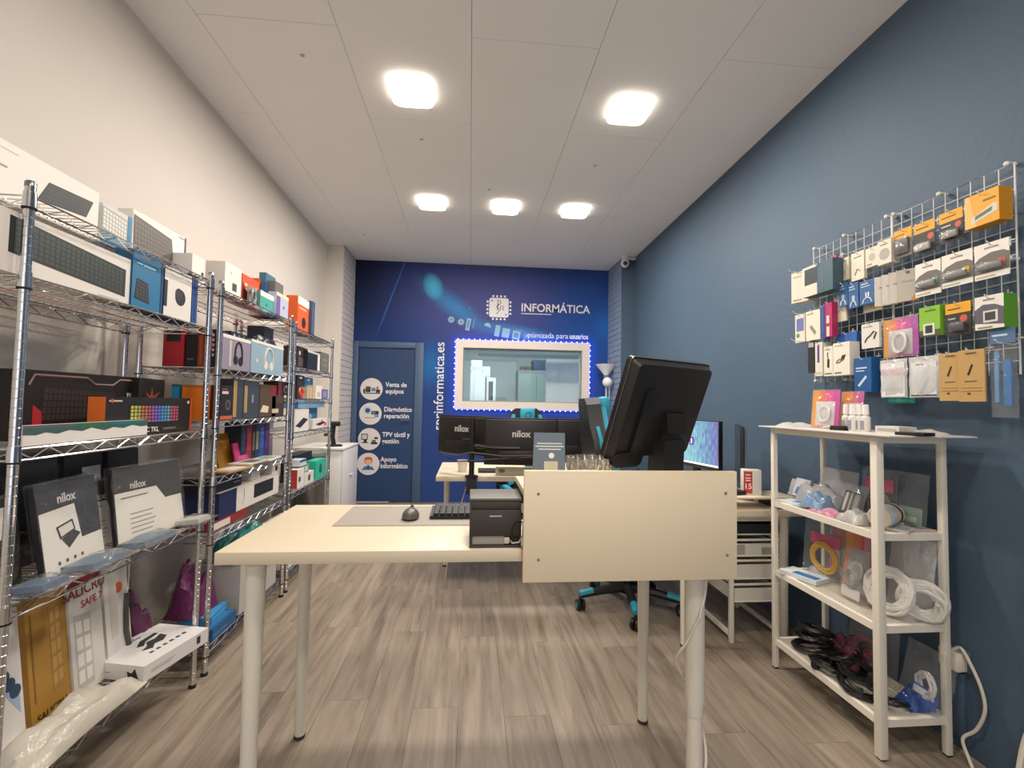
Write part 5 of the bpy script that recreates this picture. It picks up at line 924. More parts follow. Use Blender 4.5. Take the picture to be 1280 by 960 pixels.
# fourth tier
Z = SB_[2]
L('envelope', 'mustard yellow envelope leaning at the near end of the fourth tier', 'envelope', 275, 300, 541, -1.30, Z, 0.01, '#9a6a1e', [('p', [(0.0, 1.0), (0.5, 0.5), (1, 1.0)], '#b07c2a')], pyb=590, lean=-0.25)
L('envelope', 'magenta envelope leaning beside the mustard one', 'envelope', 296, 312, 553, -1.26, Z, 0.008, '#b03068', [('r', 0.2, 0.2, 0.8, 0.4, '#c45484')], pyb=590, lean=-0.2)
for p0, p1, pt, c, c2, lab in ((301, 312, 528, '#1f2434', '#2c3a5c', 'dark navy software box in the fourth tier'), (312.5, 324, 529, '#7a2038', '#a02c3a', 'dark red software box in the fourth tier'), (324.5, 331, 532, '#1a1a1e', '#6a6250', 'thin black software box with pale spine in the fourth tier'), (331.5, 339, 530, '#20304a', '#8a8270', 'thin navy software box with pale spine in the fourth tier'), (339.5, 350, 526, '#2a4a8a', '#3a66b0', 'blue software box in the fourth tier'), (350.5, 360, 529, '#4a2a6a', '#6a3f8e', 'purple software box in the fourth tier')):
    L('software_box', lab, 'box', 301+(p0-301)*0.6, 301+(p1-301)*0.6, pt, -1.27, Z, 0.09, c, [('r', 0.15, 0.3, 0.85, 0.8, c2)], pyb=575)
yy = onx(290, 585, -1.19).y
for k, (c, c2, px, lab, dz) in enumerate((('#b8946a', '#d8d4cc', 292, 'magazine with a tan cover lying at the near front of the fourth tier', 0.0), ('#c9c4bc', '#6a6a66', 314, 'silver grey magazine lying across the tan one', 0.012), ('#d9d6d0', '#8aa07a', 335, 'white magazine with green print at the far front of the fourth tier', 0.006))):
    o = thing('magazine', lab, 'magazine', (-1.215, onx(px, 582, -1.2).y, Z+dz), HP+0.1*k-0.1); MB().box(-0.11, 0.11, -0.06, 0.06, 0, 0.010, m(c, 0.35), 0.001).build('pages', o); MB().box(-0.06, 0.07, -0.05, 0.03, 0.010, 0.0104, m(c2, 0.3)).build('cover_print', o)
L('boxed_item', 'cream white carton standing behind the magazines', 'box', 310, 336, 570, -1.215-0.085, Z, 0.05, '#d8cdb8', [('r', 0.3, 0.3, 0.9, 0.36, '#a89c88')], pyb=585)
# fifth tier: boxes stacked on flat red ones
Z = SB_[1]
fb = pack('flat_box', 'flat red and white box at the near end of the fifth tier', 'box', (-1.28, onx(295, 640, -1.19).y-0.03, Z), 0.34, 0.17, 0.045, HP, '#8a2a26', [('r', 0.0, 0.1, 0.45, 0.8, '#d8cfc4'), ('rt', 0.1, 0.1, 0.9, 0.9, '#a83a30')])
y0 = onx(275.5, 622, -1.19).y; y1 = onx(349, 612, -1.19).y; zb = Z+0.046
sc2 = pack('printer_carton', 'long white carton with a navy end and a black printer picture', 'box', (-1.28, (y0+y1)/2, zb), y1-y0, 0.17, 0.125, HP, '#ded8d0', [('r', 0.0, 0.0, 0.24, 1, '#1d2a52'), ('r', 0.52, 0.25, 0.88, 0.85, '#20232a'), ('s', [(0.33, 0.2), (0.36, 0.5), (0.35, 0.85)], 0.002, '#a09a92')], end='#1d2a52')
zt = zb+0.127
pack('printer_carton', 'black carton with thin white lines on top of the long white carton', 'box', (-1.285, onx(291, 600, -1.19).y, zt), 0.27, 0.15, 0.075, HP, '#191719', [('r', 0.7, 0.7, 0.95, 0.8, '#8a8680'), ('r', 0.7, 0.3, 0.95, 0.38, '#8a8680'), ('r', 0.1, 0.55, 0.6, 0.57, '#4a4644')])
pack('plain_box', 'upright pale grey box beside the black carton of the fifth tier', 'box', (-1.27, onx(322, 595, -1.2).y, zt), 0.11, 0.12, 0.086, HP, '#cfcac4', [('r', 0.1, 0.4, 0.9, 0.42, '#b0aaa4')])
pack('router_box', 'small white box with a black webcam picture on the long white carton', 'box', (-1.25, onx(345, 598, -1.2).y, zt), 0.13, 0.1, 0.075, HP, '#dcd6cc', [('c', 0.5, 0.4, 0.25, '#221f1e'), ('r', 0.2, 0.85, 0.8, 0.93, '#3a3a3c')])
# bottom tier
Z = SB_[0]
crumple('packet', 'teal plastic packet hanging over boxes at the bottom of the middle shelving', 'packet', (-1.28, 2.80, Z+0.262), 0.2, 0.42, 0.17, film('teal_bag', '#2f7a78', 0.9, 0.2), 23)
pack('plain_box', 'large pale grey carton under the teal packet', 'box', (-1.30, 2.82, Z), 0.46, 0.24, 0.26, HP, '#b9b4ac', [('r', 0.1, 0.2, 0.5, 0.22, '#8a867e'), ('r', 0.55, 0.5, 0.9, 0.53, '#8a867e'), ('r', 0.1, 0.6, 0.4, 0.9, '#d4d0c8')])
pack('boxed_item', 'blue flat box at the bottom of the middle shelving', 'box', (-1.26, 2.43, Z), 0.22, 0.18, 0.055, HP, '#1f5688', [('r', 0.05, 0.3, 0.6, 0.5, '#2f78b0'), ('rt', 0.1, 0.1, 0.9, 0.9, '#2b6ea4')])
pack('boxed_item', 'lighter blue flat box stacked on the blue flat box', 'box', (-1.28, 2.45, Z+0.056), 0.19, 0.14, 0.035, HP+0.1, '#3b88bd', [('r', 0.1, 0.3, 0.9, 0.6, '#5aa4d2')])
crumple('packet', 'magenta and black crumpled packet above the blue flat boxes', 'packet', (-1.33, 2.44, Z+0.093), 0.16, 0.2, 0.26, film('magenta_bag', '#6a2a58', 0.95, 0.3), 29, 9)
# ------------------------------------------------------------------ far shelving unit
CURU = 2
Z = SC[5]
L('boxed_item', 'orange and white box with a black webcam on top of the far shelving', 'box', 372, 389, 374, -1.22, Z, 0.08, '#e0602a', [('r', 0, 0.78, 1, 1, '#efe6da'), ('r', 0.86, 0, 1, 0.8, '#f0d0c0'), ('c', 0.45, 0.3, 0.16, '#2a1c18'), ('r', 0.1, 0.66, 0.6, 0.7, '#f0c0a0')], pyb=410)
L('picture_board', 'thin dark blue board standing at the end of the orange box', 'board', 389.5, 393.5, 377, -1.20, Z, 0.14, '#3c4c6a', [('r', 0.2, 0.1, 0.6, 0.9, '#51617f')], pyb=410)
Z = SC[4]
L('boxed_item', 'dark brown box with a mottled print on the far shelving', 'box', 372, 384, 434, -1.22, Z, 0.1, '#33262a', [('r', 0.1, 0.1, 0.9, 0.5, '#5a4a40'), ('c', 0.2, 0.7, 0.1, '#c9beb4')], pyb=458)
L('boxed_item', 'black box with a white side panel on the far shelving', 'box', 384.5, 400, 440, -1.19, Z, 0.1, '#191d28', [('r', 0.8, 0, 1, 1, '#ddd8d2'), ('r', 0, 0.9, 1, 1, '#c9c4bc')], pyb=458)
L('boxed_item', 'grey box with two ring prints on the far shelving', 'box', 401, 416, 442, -1.19, Z, 0.1, '#66645c', [('c', 0.35, 0.5, 0.2, '#8a887e'), ('c', 0.65, 0.5, 0.2, '#8a887e'), ('c', 0.35, 0.5, 0.12, '#55534c'), ('c', 0.65, 0.5, 0.12, '#55534c')], pyb=458)
Z = SC[3]
L('hanging_card', 'black hanging card box in the far shelving', 'box', 371.5, 380, 469, -1.24, Z, 0.03, '#26232a', [('r', 0.3, 0.85, 0.7, 0.92, '#d8d2cc')], pyb=495)
L('hanging_card', 'blue hanging card box in the far shelving', 'box', 380.5, 391, 472, -1.26, Z, 0.03, '#2f6a94', [('r', 0.3, 0.85, 0.6, 0.92, '#d8e4ec')], pyb=495)
o = thing('cable_roll', 'red ring of cable standing in the far shelving', 'cable', (-1.19, onx(376.5, 489, -1.19).y, Z), HP); MB().tube(coil_pts(0.028, 0.005, 5, 2, c=(0, 0, 0.04)), 0.006, m('#c4382e', 0.4), 6).build('ring', o)
L('boxed_item', 'beige ribbed box in the far shelving', 'box', 384, 394, 484, -1.19, Z, 0.07, '#c2ae8c', [('r', 0.2, 0, 0.3, 1, '#a8947a'), ('r', 0.6, 0, 0.7, 1, '#a8947a')], pyb=497)
L('boxed_item', 'white box with a square print in the far shelving', 'box', 394.5, 402.5, 482, -1.19, Z, 0.07, '#e0dad0', [('r', 0.25, 0.15, 0.75, 0.5, '#c0b8ac')], pyb=497)
L('boxed_item', 'lavender box in the far shelving', 'box', 403.5, 414.5, 487, -1.19, Z, 0.07, '#66629a', [('r', 0.2, 0.2, 0.8, 0.8, '#8a86b4')], pyb=497)
Z = SC[2]
L('tablet_box', 'white box with a slanting black tablet in the far shelving', 'box', 368.5, 386, 511, -1.19, Z, 0.06, '#ded8d2', [('p', [(0.05, 0.25), (0.4, 0.15), (0.95, 0.5), (0.6, 0.6)], '#2a292c')], pyb=536)
L('boxed_item', 'cyan blue box with a white figure in the far shelving', 'box', 387, 414, 509, -1.27, Z, 0.06, '#2f88b4', [('c', 0.55, 0.55, 0.16, '#b9d4e2'), ('r', 0.45, 0.2, 0.65, 0.5, '#9cc4d8')], pyb=536)
L('tablet_box', 'white box with a black tablet and pink ribbon in the far shelving', 'box', 390.5, 415, 523, -1.19, Z, 0.05, '#dcd4ce', [('p', [(0.2, 0.45), (0.5, 0.25), (0.85, 0.5), (0.55, 0.65)], '#3a2c34'), ('s', [(0.6, 0.8), (0.72, 0.6), (0.85, 0.55), (0.95, 0.35), (0.8, 0.3)], 0.006, '#c0457a')], pyb=536)
zt = onx(390, 510.5, -1.19).z
pack('long_carton', 'long pale blue carton lying on the boxes below the third far shelf', 'box', (-1.26, onx(392, 505, -1.19).y, zt+0.004), 0.70, 0.09, 0.055, HP, '#7fa9c9', [('r', 0, 0, 0.14, 1, '#2c4f8e'), ('r', 0.3, 0.3, 0.8, 0.5, '#9cc0da')])
Z = SC[1]
L('boxed_item', 'large navy box at the back of the lowest visible far shelf', 'box', 368, 394, 566, -1.30, Z, 0.1, '#1b2030', [('r', 0.1, 0.6, 0.4, 0.8, '#2c3448')], pyb=605)
L('camera_box', 'white box with a dark webcam, near post of the far shelving', 'box', 371.5, 380, 586, -1.19, Z, 0.07, '#e0dcd6', [('c', 0.35, 0.45, 0.15, '#2c3040')], pyb=610, end='#c03a34')
L('camera_box', 'white box with a brown camera lens, second in the low far shelf', 'box', 380.5, 392, 590, -1.19, Z, 0.07, '#dcd6ce', [('c', 0.5, 0.5, 0.3, '#3a2e26'), ('c', 0.5, 0.5, 0.15, '#6a584a')], pyb=606)
zt = onx(386, 590.5, -1.19).z
pack('boxed_item', 'small green and white box stacked on the lens box', 'box', (-1.24, onx(384, 583, -1.19).y, zt+0.003), 0.14, 0.08, 0.06, HP, '#7d9484', [('r', 0.4, 0.2, 0.8, 0.8, '#c9d2c8')])
pack('boxed_item', 'small white and blue box stacked on the green one', 'box', (-1.24, onx(381, 573, -1.19).y, zt+0.064), 0.13, 0.08, 0.045, HP, '#cfd4da', [('r', 0, 0.6, 1, 1, '#3a5f8e')])
L('mouse_box', 'turquoise box with a dark mouse picture on the low far shelf', 'box', 394.5, 409.5, 574, -1.19, Z, 0.08, '#2fb69a', [('c', 0.5, 0.48, 0.24, '#2b4a4a'), ('c', 0.5, 0.58, 0.2, '#3a5a58')], pyb=597)
Z = SC[0]
pack('printer_carton', 'white carton with a pale blue end on the bottom far shelf', 'box', (-1.28, 3.42, Z), 0.34, 0.18, 0.30, HP, '#d8d6d4', [('r', 0.6, 0.5, 1, 1, '#8ab4cc'), ('r', 0.68, 0.6, 0.85, 0.9, '#3a7aa8')])
pack('plain_box', 'second white carton on the bottom far shelf', 'box', (-1.28, 3.74, Z), 0.24, 0.18, 0.24, HP, '#d8d0c4', [('r', 0.1, 0.7, 0.9, 0.74, '#b4aca0')])
# ------------------------------------------------------------------ wire grid panels on the blue wall
XG = 1.815
GW = m('#e6e3dc', 0.35)
def grid_panel(lab, y0, y1, z0, z1):
    t = thing('grid_panel', lab, 'wire grid', (XG, (y0+y1)/2, z0), 0, 'wire grid panels'); yc = (y0+y1)/2
    g = MB(); g.tube([(0, y0-yc, 0), (0, y1-yc, 0), (0, y1-yc, z1-z0), (0, y0-yc, z1-z0)], 0.0032, GW, 6, True); g.build('border_wire', t)
    ny, nz = round((y1-y0)/0.0455), round((z1-z0)/0.0455)
    me = MB().tube([(-0.003, 0, 0), (-0.003, 0, z1-z0)], 0.0019, GW, 4).mesh('upright_wire'); mh = MB().tube([(0, 0, 0), (0, y1-y0, 0)], 0.0019, GW, 4).mesh('cross_wire')
    for k in range(1, ny): link('upright_wire', me, t, (0, y0-yc+(y1-y0)*k/ny, 0))
    for k in range(1, nz): link('cross_wire', mh, t, (0, y0-yc, (z1-z0)*k/nz))
    fx = MB(); fx.tube([(0.002, 0, 0), (xr(y0)-XG-0.001, 0, 0)], 0.007, GW, 10); fx.ell((-0.004, 0, 0), (0.009, 0.009, 0.009), GW, 10, 6); fm_ = fx.mesh('wall_fixing')
    for y in (y0+0.02, y0+(y1-y0)*0.55, y1-0.01):
        for z in (z1-z0+0.006, 0.01 if y != y0+0.02 else (z1-z0)*0.55): link('wall_fixing', fm_, t, (0, y-yc, z))
    return t
gnear = grid_panel('white wire grid on the blue wall, nearer panel with yellow packs', 1.377, 1.833, 1.378, 2.094)
gfar = grid_panel('white wire grid on the blue wall, farther panel with white boxes', 1.838, 2.298, 1.388, 2.098)
def hook(y, z, reach):
    t = gnear if y < 1.8355 else gfar; yc = t.location.y; zz = z-t.location.z
    g = MB(); pts = [(-0.004, 0, 0.03), (-0.007, 0, 0.03), (-0.007, 0, 0.0), (-0.03, 0, -0.004), (-reach, 0, 0.0), (-reach-0.012, 0, 0.010)]
    g.tube(pts, 0.0021, GW, 5); g.tube([(-0.006, -0.012, 0.018), (-0.006, 0.012, 0.018)], 0.003, GW, 5); g.build('hook', t, (0, y-yc, zz))
def Rg(name, lab, cat, px0, px1, pyt, pyb, X, d, body, prints=(), hooks=True, lean=0.0, turn=0.0, cnt=1, **k):
    ym = (pyt+pyb)/2; a, b = onx(px0, ym, X), onx(px1, ym, X); c = (px0+px1)/2; z0, z1 = onx(c, pyb, X).z, onx(c, pyt, X).z
    o = pack(name, lab, cat, (X+d/2, (a.y+b.y)/2, z0), abs(a.y-b.y), d, z1-z0, -HP+turn, body, prints, lean=lean, **k)
    if hooks: hook((a.y+b.y)/2, z1-0.008, XG-X+0.004)
    return o
def blister(name, lab, cat, px0, px1, pyt, pyb, X, back, prints, inner, d=0.002, **k):
    """hanging card with a clear blister bubble holding a product"""
    o = Rg(name, lab, cat, px0, px1, pyt, pyb, X, d, back, prints, **k)
    ym = (pyt+pyb)/2; w = abs(onx(px0, ym, X).y-onx(px1, ym, X).y); h = onx((px0+px1)/2, pyt, X).z-onx((px0+px1)/2, pyb, X).z
    u0, v0, u1, v1, dep, ic = inner
    MB().box((u0-0.5)*w, (u1-0.5)*w, -d/2-dep, -d/2, v0*h, v1*h, FILM, 0.004).build('blister_bubble', o)
    MB().box((u0-0.5)*w+0.006, (u1-0.5)*w-0.006, -d/2-dep+0.002, -d/2-0.002, v0*h+0.005, v1*h-0.005, m(ic, 0.35), 0.003).build('product', o)
    return o
YL = '#e0a21c'
# row 1
Rg('battery_pack', 'large yellow hanging pack with a grey printed device, top of the grid', 'packet', 1206, 1249, 240, 281, 1.73, 0.05, '#e2a21e', [('p', [(0, 0), (0.35, 0), (0.15, 1), (0, 1)], '#e9b765'), ('p', [(0.2, 0.1), (0.95, 0.28), (0.98, 0.5), (0.85, 0.55), (0.2, 0.3)], '#cfc8b4'), ('p', [(0.3, 0.2), (0.8, 0.34), (0.82, 0.46), (0.32, 0.32)], '#5d6e5c'), ('r', 0.55, 0.7, 0.9, 0.75, '#8a6414')], side='#d08c14', end='#d08c14')
blister('battery_pack', 'yellow and black hanging blister with a red seal, right beside the large yellow pack', 'packet', 1174, 1204, 263, 302, 1.75, '#2a2826', [('r', 0, 0.66, 1, 1, YL), ('c', 0.8, 0.5, 0.1, '#c4523a'), ('r', 0.1, 0.8, 0.7, 0.84, '#6a4c10'), ('r', 0.1, 0.52, 0.5, 0.56, '#c9c4bc')], (0.12, 0.08, 0.9, 0.38, 0.015, '#8a867e'))
blister('battery_pack', 'yellow and black hanging blister with a red seal, third from the near end', 'packet', 1142.5, 1169, 277, 317, 1.75, '#33302e', [('r', 0, 0.68, 1, 1, YL), ('c', 0.8, 0.5, 0.1, '#c4523a'), ('r', 0.1, 0.8, 0.7, 0.84, '#6a4c10')], (0.08, 0.06, 0.9, 0.36, 0.015, '#a8a49a'))
blister('battery_pack', 'yellow hanging blister with a bright glare, next to the grid joint', 'packet', 1117.5, 1140, 286, 321, 1.75, '#8a867e', [('r', 0, 0.62, 1, 1, YL), ('r', 0.05, 0.78, 0.6, 0.82, '#6a4c10')], (0.06, 0.06, 0.94, 0.7, 0.012, '#4a4640'))
# row 2
for k, (a, b, t, bt, c, lab) in enumerate(((1218, 1262, 302, 347, '#b8563a', 'white and grey hanging blister with a red tipped device'), (1177, 1216, 315, 357, '#c2a83c', 'white and grey hanging blister with a yellow tipped device'), (1144, 1176, 327, 369, '#5f9a86', 'white and grey hanging blister with a green tipped device'))):
    blister('usb_blister', lab, 'packet', a, b, t, bt, 1.735, '#e2dcd2', [('p', [(0.0, 0.16), (1, 0.16), (1, 0.62), (0.85, 0.7), (0.5, 0.72), (0.15, 0.62), (0.0, 0.5)], '#6a645c'), ('r', 0.3, 0.84, 0.7, 0.88, '#8a847c'), ('r', 0.05, 0.05, 0.6, 0.08, '#a09a90'), ('r', 0.7, 0.3, 0.9, 0.5, c)], (0.08, 0.2, 0.9, 0.46, 0.014, '#6d6a66'))
for k, (px, c, e, lab) in enumerate(((1136, '#b9b3a6', '#c98a2c', 'grey card with an orange corner fanned on the grid, nearest of the fan'), (1126, '#cfc9bd', '#d09030', 'pale card fanned on the grid, second of the fan'), (1117, '#d8d2c8', '#c9a050', 'pale card fanned on the grid, third of the fan'), (1108, '#dcd7cd', '#cbb894', 'white card fanned on the grid, farthest of the fan'))):
    o = Rg('hanging_card', lab, 'packet', px-11, px+9, 336+3*k, 376+2*k, 1.735-0.004*k, 0.003, c, [('p', [(0.6, 0), (1, 0), (1, 0.35)], e), ('r', 0.2, 0.6, 0.7, 0.65, '#a39d92'), ('c', 0.5, 0.9, 0.05, '#5a6a78')], turn=0.45+0.08*k)
# row 3
Rg('adapter_box', 'white hanging box with green sides and a black adapter window', 'box', 1218.5, 1255, 369, 411, 1.735, 0.05, '#dedad2', [('p', [(0, 0.2), (1, 0.1), (1, 0.6), (0.7, 0.72), (0.3, 0.75), (0, 0.6)], '#5a5560'), ('r', 0.3, 0.2, 0.8, 0.55, '#cfcbc6'), ('r', 0.36, 0.26, 0.72, 0.5, '#3a383a'), ('r', 0.3, 0.86, 0.7, 0.9, '#8a847c'), ('r', 0.1, 0.04, 0.6, 0.08, '#8a847c')], side='#5f9a2c', end='#5f9a2c')
blister('battery_pack', 'yellow and black hanging blister with a red seal, beside the green pack', 'packet', 1182, 1214, 378, 419, 1.745, '#282624', [('r', 0, 0.68, 1, 1, YL), ('c', 0.72, 0.5, 0.11, '#c4523a'), ('r', 0.1, 0.5, 0.4, 0.55, '#a8a49c'), ('r', 0.1, 0.8, 0.6, 0.84, '#6a4c10')], (0.2, 0.1, 0.85, 0.42, 0.014, '#3c3a3a'))
Rg('adapter_box', 'lime green hanging pack with a small black adapter picture', 'packet', 1149, 1175, 383, 420, 1.745, 0.02, '#7fb52c', [('r', 0.0, 0.0, 1, 0.2, '#4a4a40'), ('r', 0.2, 0.04, 0.75, 0.42, '#d8d6ce'), ('r', 0.3, 0.1, 0.65, 0.36, '#2c2c2c'), ('r', 0.3, 0.84, 0.8, 0.88, '#4a7418')])
def hang_pouch(name, lab, px0, px1, pyt, pyb, X, t, film_m, inner, seed, turn=0.0):
    ym = (pyt+pyb)/2; a, b = onx(px0, ym, X), onx(px1, ym, X); c = (px0+px1)/2; z0, z1 = onx(c, pyb, X).z, onx(c, pyt, X).z
    o = pouch(name, lab, 'packet', (X+t/2, (a.y+b.y)/2, z0), abs(a.y-b.y), z1-z0, t, -HP+turn, film_m, 0, seed, inner=inner); hook((a.y+b.y)/2, z1-0.008, XG-X+0.004); return o
def gradcard(cols, win):
    def f(o, W_, H_, T_):
        e = bpy.data.objects.new('insert', None); COL.objects.link(e); e.parent = o; n_ = len(cols)
        mb = MB()
        for k, c in enumerate(cols): mb.box(-W_*0.49+W_*0.98*k/n_, -W_*0.49+W_*0.98*(k+1)/n_, 0.002, 0.004, 0.003, H_*0.98, m(c, 0.35))
        mb.build('printed_backing', e); MB().box(-W_*0.34, W_*0.34, 0.0005, 0.002, H_*0.06, H_*0.68, m(win, 0.3), 0.0005).build('window_insert', e)
        MB().tube(coil_pts(min(W_, H_)*0.2, 0.004, 4, 5, c=(0, -0.004, H_*0.36), sq=1.2), 0.0028, m('#d9d6d2', 0.4), 5).build('cable_coil', e)
    return f
hang_pouch('cable_pouch', 'pink and orange hanging pouch with a grey cable in its window', 1100, 1144, 396, 446, 1.745, 0.028, FILM, gradcard(['#d9962e', '#dd7a4a', '#d8508a', '#c83a9a', '#a83a9e'], '#b4b2b4'), 51)
Rg('cable_card', 'white hanging card with a black cable, below the pale cards', 'packet', 1077, 1099, 404, 435, 1.75, 0.012, '#d9d6cc', [('s', [(0.2, 0.25), (0.3, 0.4), (0.5, 0.5), (0.7, 0.65), (0.85, 0.6), (0.7, 0.35)], 0.003, '#2a2a2a'), ('r', 0.1, 0.85, 0.6, 0.88, '#8a8880')])
# row 4
hang_pouch('tool_bag', 'clear hanging bag with blue tools at the near end of the grid', 1233, 1268, 425, 522, 1.735, 0.03, FILM, both(card(0.075, 0.002, 0.05, '#4a6a8c', [('r', 0.1, 0.5, 0.7, 0.62, '#b8ccdc')], z=0.245, y=-0.002), card(0.022, 0.008, 0.15, '#2f6ea8', [], z=0.04, x=0.012), card(0.012, 0.006, 0.17, '#5a8ab4', [], z=0.05, x=-0.02)), 52)
for k, (a, b, t, bt, lab) in enumerate(((1198, 1231, 437, 502, 'brown kraft hanging packet with a black stylus print, nearer of the pair'), (1174, 1203, 441, 501, 'brown kraft hanging packet with a black stylus print, farther of the pair'))):
    Rg('kraft_packet', lab, 'packet', a, b, t, bt, 1.735+0.01*k, 0.006, '#b8935a', [('p', [(0.34, 0.52), (0.42, 0.5), (0.58, 0.7), (0.52, 0.73)], '#2b241c'), ('r', 0.25, 0.38, 0.7, 0.40, '#6a5232'), ('r', 0.1, 0.26, 0.9, 0.268, '#8a6e42'), ('r', 0.1, 0.2, 0.9, 0.208, '#8a6e42'), ('r', 0.3, 0.92, 0.7, 0.95, '#7a6038'), ('r', 0.35, 0.14, 0.45, 0.17, '#3a2e20')])
hang_pouch('cable_pouch', 'white hanging pouch with a blue strip on the lower row', 1132, 1172, 445, 497, 1.735, 0.03, FILM_MILKY, card(0.10, 0.003, 0.135, '#d6d4d6', [('p', [(0.3, 0.08), (0.48, 0.08), (0.78, 0.5), (0.62, 0.52)], '#3f7cb4'), ('r', 0.45, 0.5, 0.75, 0.9, '#b8b6ba'), ('r', 0.0, 0.02, 1, 0.06, '#3a3a40'), ('r', 0.2, 0.9, 0.5, 0.94, '#6a6a70')], y=-0.004), 53)
hang_pouch('cable_pouch', 'white hanging pouch with a pink band on the lower row', 1097, 1130, 449, 497, 1.73, 0.03, FILM_MILKY, card(0.105, 0.003, 0.14, '#dcd8d8', [('r', 0.05, 0.62, 0.95, 0.82, '#cf6a98'), ('r', 0.2, 0.2, 0.8, 0.24, '#a8a4a8'), ('c', 0.55, 0.4, 0.12, '#c9c4c8')], y=-0.004), 54)
Rg('hanging_card', 'teal strip of card peeping out below the white pouches', 'packet', 1105, 1143, 480, 504, 1.79, 0.004, '#2f9a86', [('r', 0.1, 0.1, 0.9, 0.2, '#4ab29e')])
# farther panel
Rg('adapter_box', 'white hanging box at the far end of the grid, upper row', 'box', 990, 1006, 340, 378, 1.74, 0.07, '#d9d2c2', [('r', 0.1, 0.82, 0.6, 0.86, '#a8a090'), ('r', 0.1, 0.06, 0.6, 0.1, '#8a8474')], turn=0.25)
Rg('watch_box', 'white and teal hanging box with a dark window, upper row', 'box', 1003, 1041, 329, 367, 1.70, 0.055, '#3d5a66', [('r', 0, 0, 0.5, 1, '#d6cebe'), ('r', 0.08, 0.38, 0.5, 0.92, '#2c343a'), ('r', 0.68, 0.1, 0.7, 0.9, '#5d7a86')], end='#d6cebe')
Rg('hanging_card', 'narrow magenta hanging card behind the white cards', 'packet', 1037, 1046, 320, 352, 1.76, 0.01, '#b8305e', [('r', 0, 0, 1, 0.4, '#2a2630')])
Rg('usb_card', 'slim white hanging card tilted, left of its neighbour on the upper row', 'packet', 1047, 1061, 323, 351, 1.755, 0.01, '#ddd4bc', [('c', 0.5, 0.35, 0.14, '#b4b0a0'), ('r', 0.2, 0.84, 0.8, 0.88, '#8a8474')], lean=0.0)
Rg('usb_card', 'white hanging card with a small cable print on the upper row', 'packet', 1064, 1080, 315, 350, 1.75, 0.015, '#e0d8c4', [('s', [(0.3, 0.2), (0.5, 0.4), (0.7, 0.3)], 0.002, '#6a6458'), ('r', 0.2, 0.8, 0.8, 0.84, '#8a8474')])
Rg('adapter_box', 'white hanging box with a grey plug, second from the grid joint', 'box', 1082, 1098, 309, 333, 1.74, 0.04, '#dcd4c2', [('c', 0.5, 0.5, 0.2, '#b4ae9e'), ('r', 0.1, 0.1, 0.5, 0.16, '#8a8474')])
Rg('adapter_box', 'white hanging box with a grey plug, right at the grid joint', 'box', 1097, 1114, 300, 330, 1.735, 0.04, '#dad2c2', [('c', 0.5, 0.42, 0.24, '#a8a294'), ('r', 0.2, 0.8, 0.7, 0.84, '#6a6458')])
for k, (a, b, t, bt, lab) in enumerate(((1048.5, 1059.5, 354, 383, 'blue hanging card with a white cable print, farthest of three'), (1060.5, 1073, 354, 385, 'blue hanging card with a white cable print, middle of three'), (1074.5, 1094, 350, 380, 'blue hanging card with a white cable print, nearest of three'))):
    Rg('cable_card', lab, 'packet', a, b, t, bt, 1.74, 0.012, '#2f5f92', [('s', [(0.2, 0.06), (0.3, 0.22), (0.5, 0.28), (0.7, 0.22), (0.8, 0.06)], 0.0025, '#dfe6ee'), ('r', 0.38, 0.3, 0.46, 0.5, '#dfe6ee'), ('r', 0.54, 0.3, 0.62, 0.5, '#dfe6ee'), ('r', 0.1, 0.84, 0.6, 0.88, '#c9d6e2'), ('r', 0.1, 0.74, 0.7, 0.77, '#c9d6e2')])
Rg('usb_card', 'white hanging card below the farthest blue card', 'packet', 1043, 1058, 370, 402, 1.765, 0.008, '#cfcab8', [('s', [(0.3, 0.35), (0.5, 0.5), (0.75, 0.4)], 0.002, '#8a8678')])
Rg('usb_card', 'pale grey hanging card below the nearest blue card', 'packet', 1079, 1103, 366, 389, 1.77, 0.008, '#b9b8a4', [('p', [(0.6, 0), (1, 0), (1, 0.6)], '#c9b060')])
Rg('adapter_box', 'white hanging box with a blue window at the far end, middle row', 'box', 994, 1006, 393, 428, 1.745, 0.04, '#d9d4c6', [('r', 0.15, 0.4, 0.9, 0.85, '#6a72a8'), ('c', 0.3, 0.25, 0.08, '#6a8a5a')])
Rg('usb_card', 'white hanging box with a silver memory stick print', 'box', 1007.5, 1025, 388, 425, 1.735, 0.03, '#e0dac8', [('p', [(0.25, 0.45), (0.4, 0.52), (0.75, 0.25), (0.62, 0.16)], '#8a867a'), ('r', 0.1, 0.88, 0.5, 0.91, '#8a8474')], top='#d8a03a')
Rg('hanging_card', 'blue hanging box beside the memory stick box', 'box', 1026, 1031, 382, 424, 1.735, 0.03, '#2c4a86', [('r', 0.3, 0.2, 0.7, 0.8, '#3a5a9a')])
Rg('hanging_card', 'magenta hanging box with a pale label beside the blue one', 'box', 1031.5, 1040, 378, 421, 1.735, 0.03, '#b0285e', [('r', 0.2, 0.02, 0.6, 0.3, '#d9d0c0'), ('r', 0.2, 0.4, 0.6, 0.62, '#d9d0c0')])
Rg('cable_card', 'dark hanging card with a black cable at the far end, lowest row', 'packet', 1010, 1018, 427, 466, 1.74, 0.02, '#26252a', [('r', 0.1, 0.82, 0.9, 0.96, '#b4b0a8')])
Rg('usb_card', 'narrow white hanging box with a purple spine, lowest row', 'box', 1019, 1028, 428, 470, 1.74, 0.05, '#dcd6c8', [('r', 0.3, 0.4, 0.6, 0.92, '#5a4a86'), ('r', 0.1, 0.05, 0.9, 0.12, '#c2bcae')])
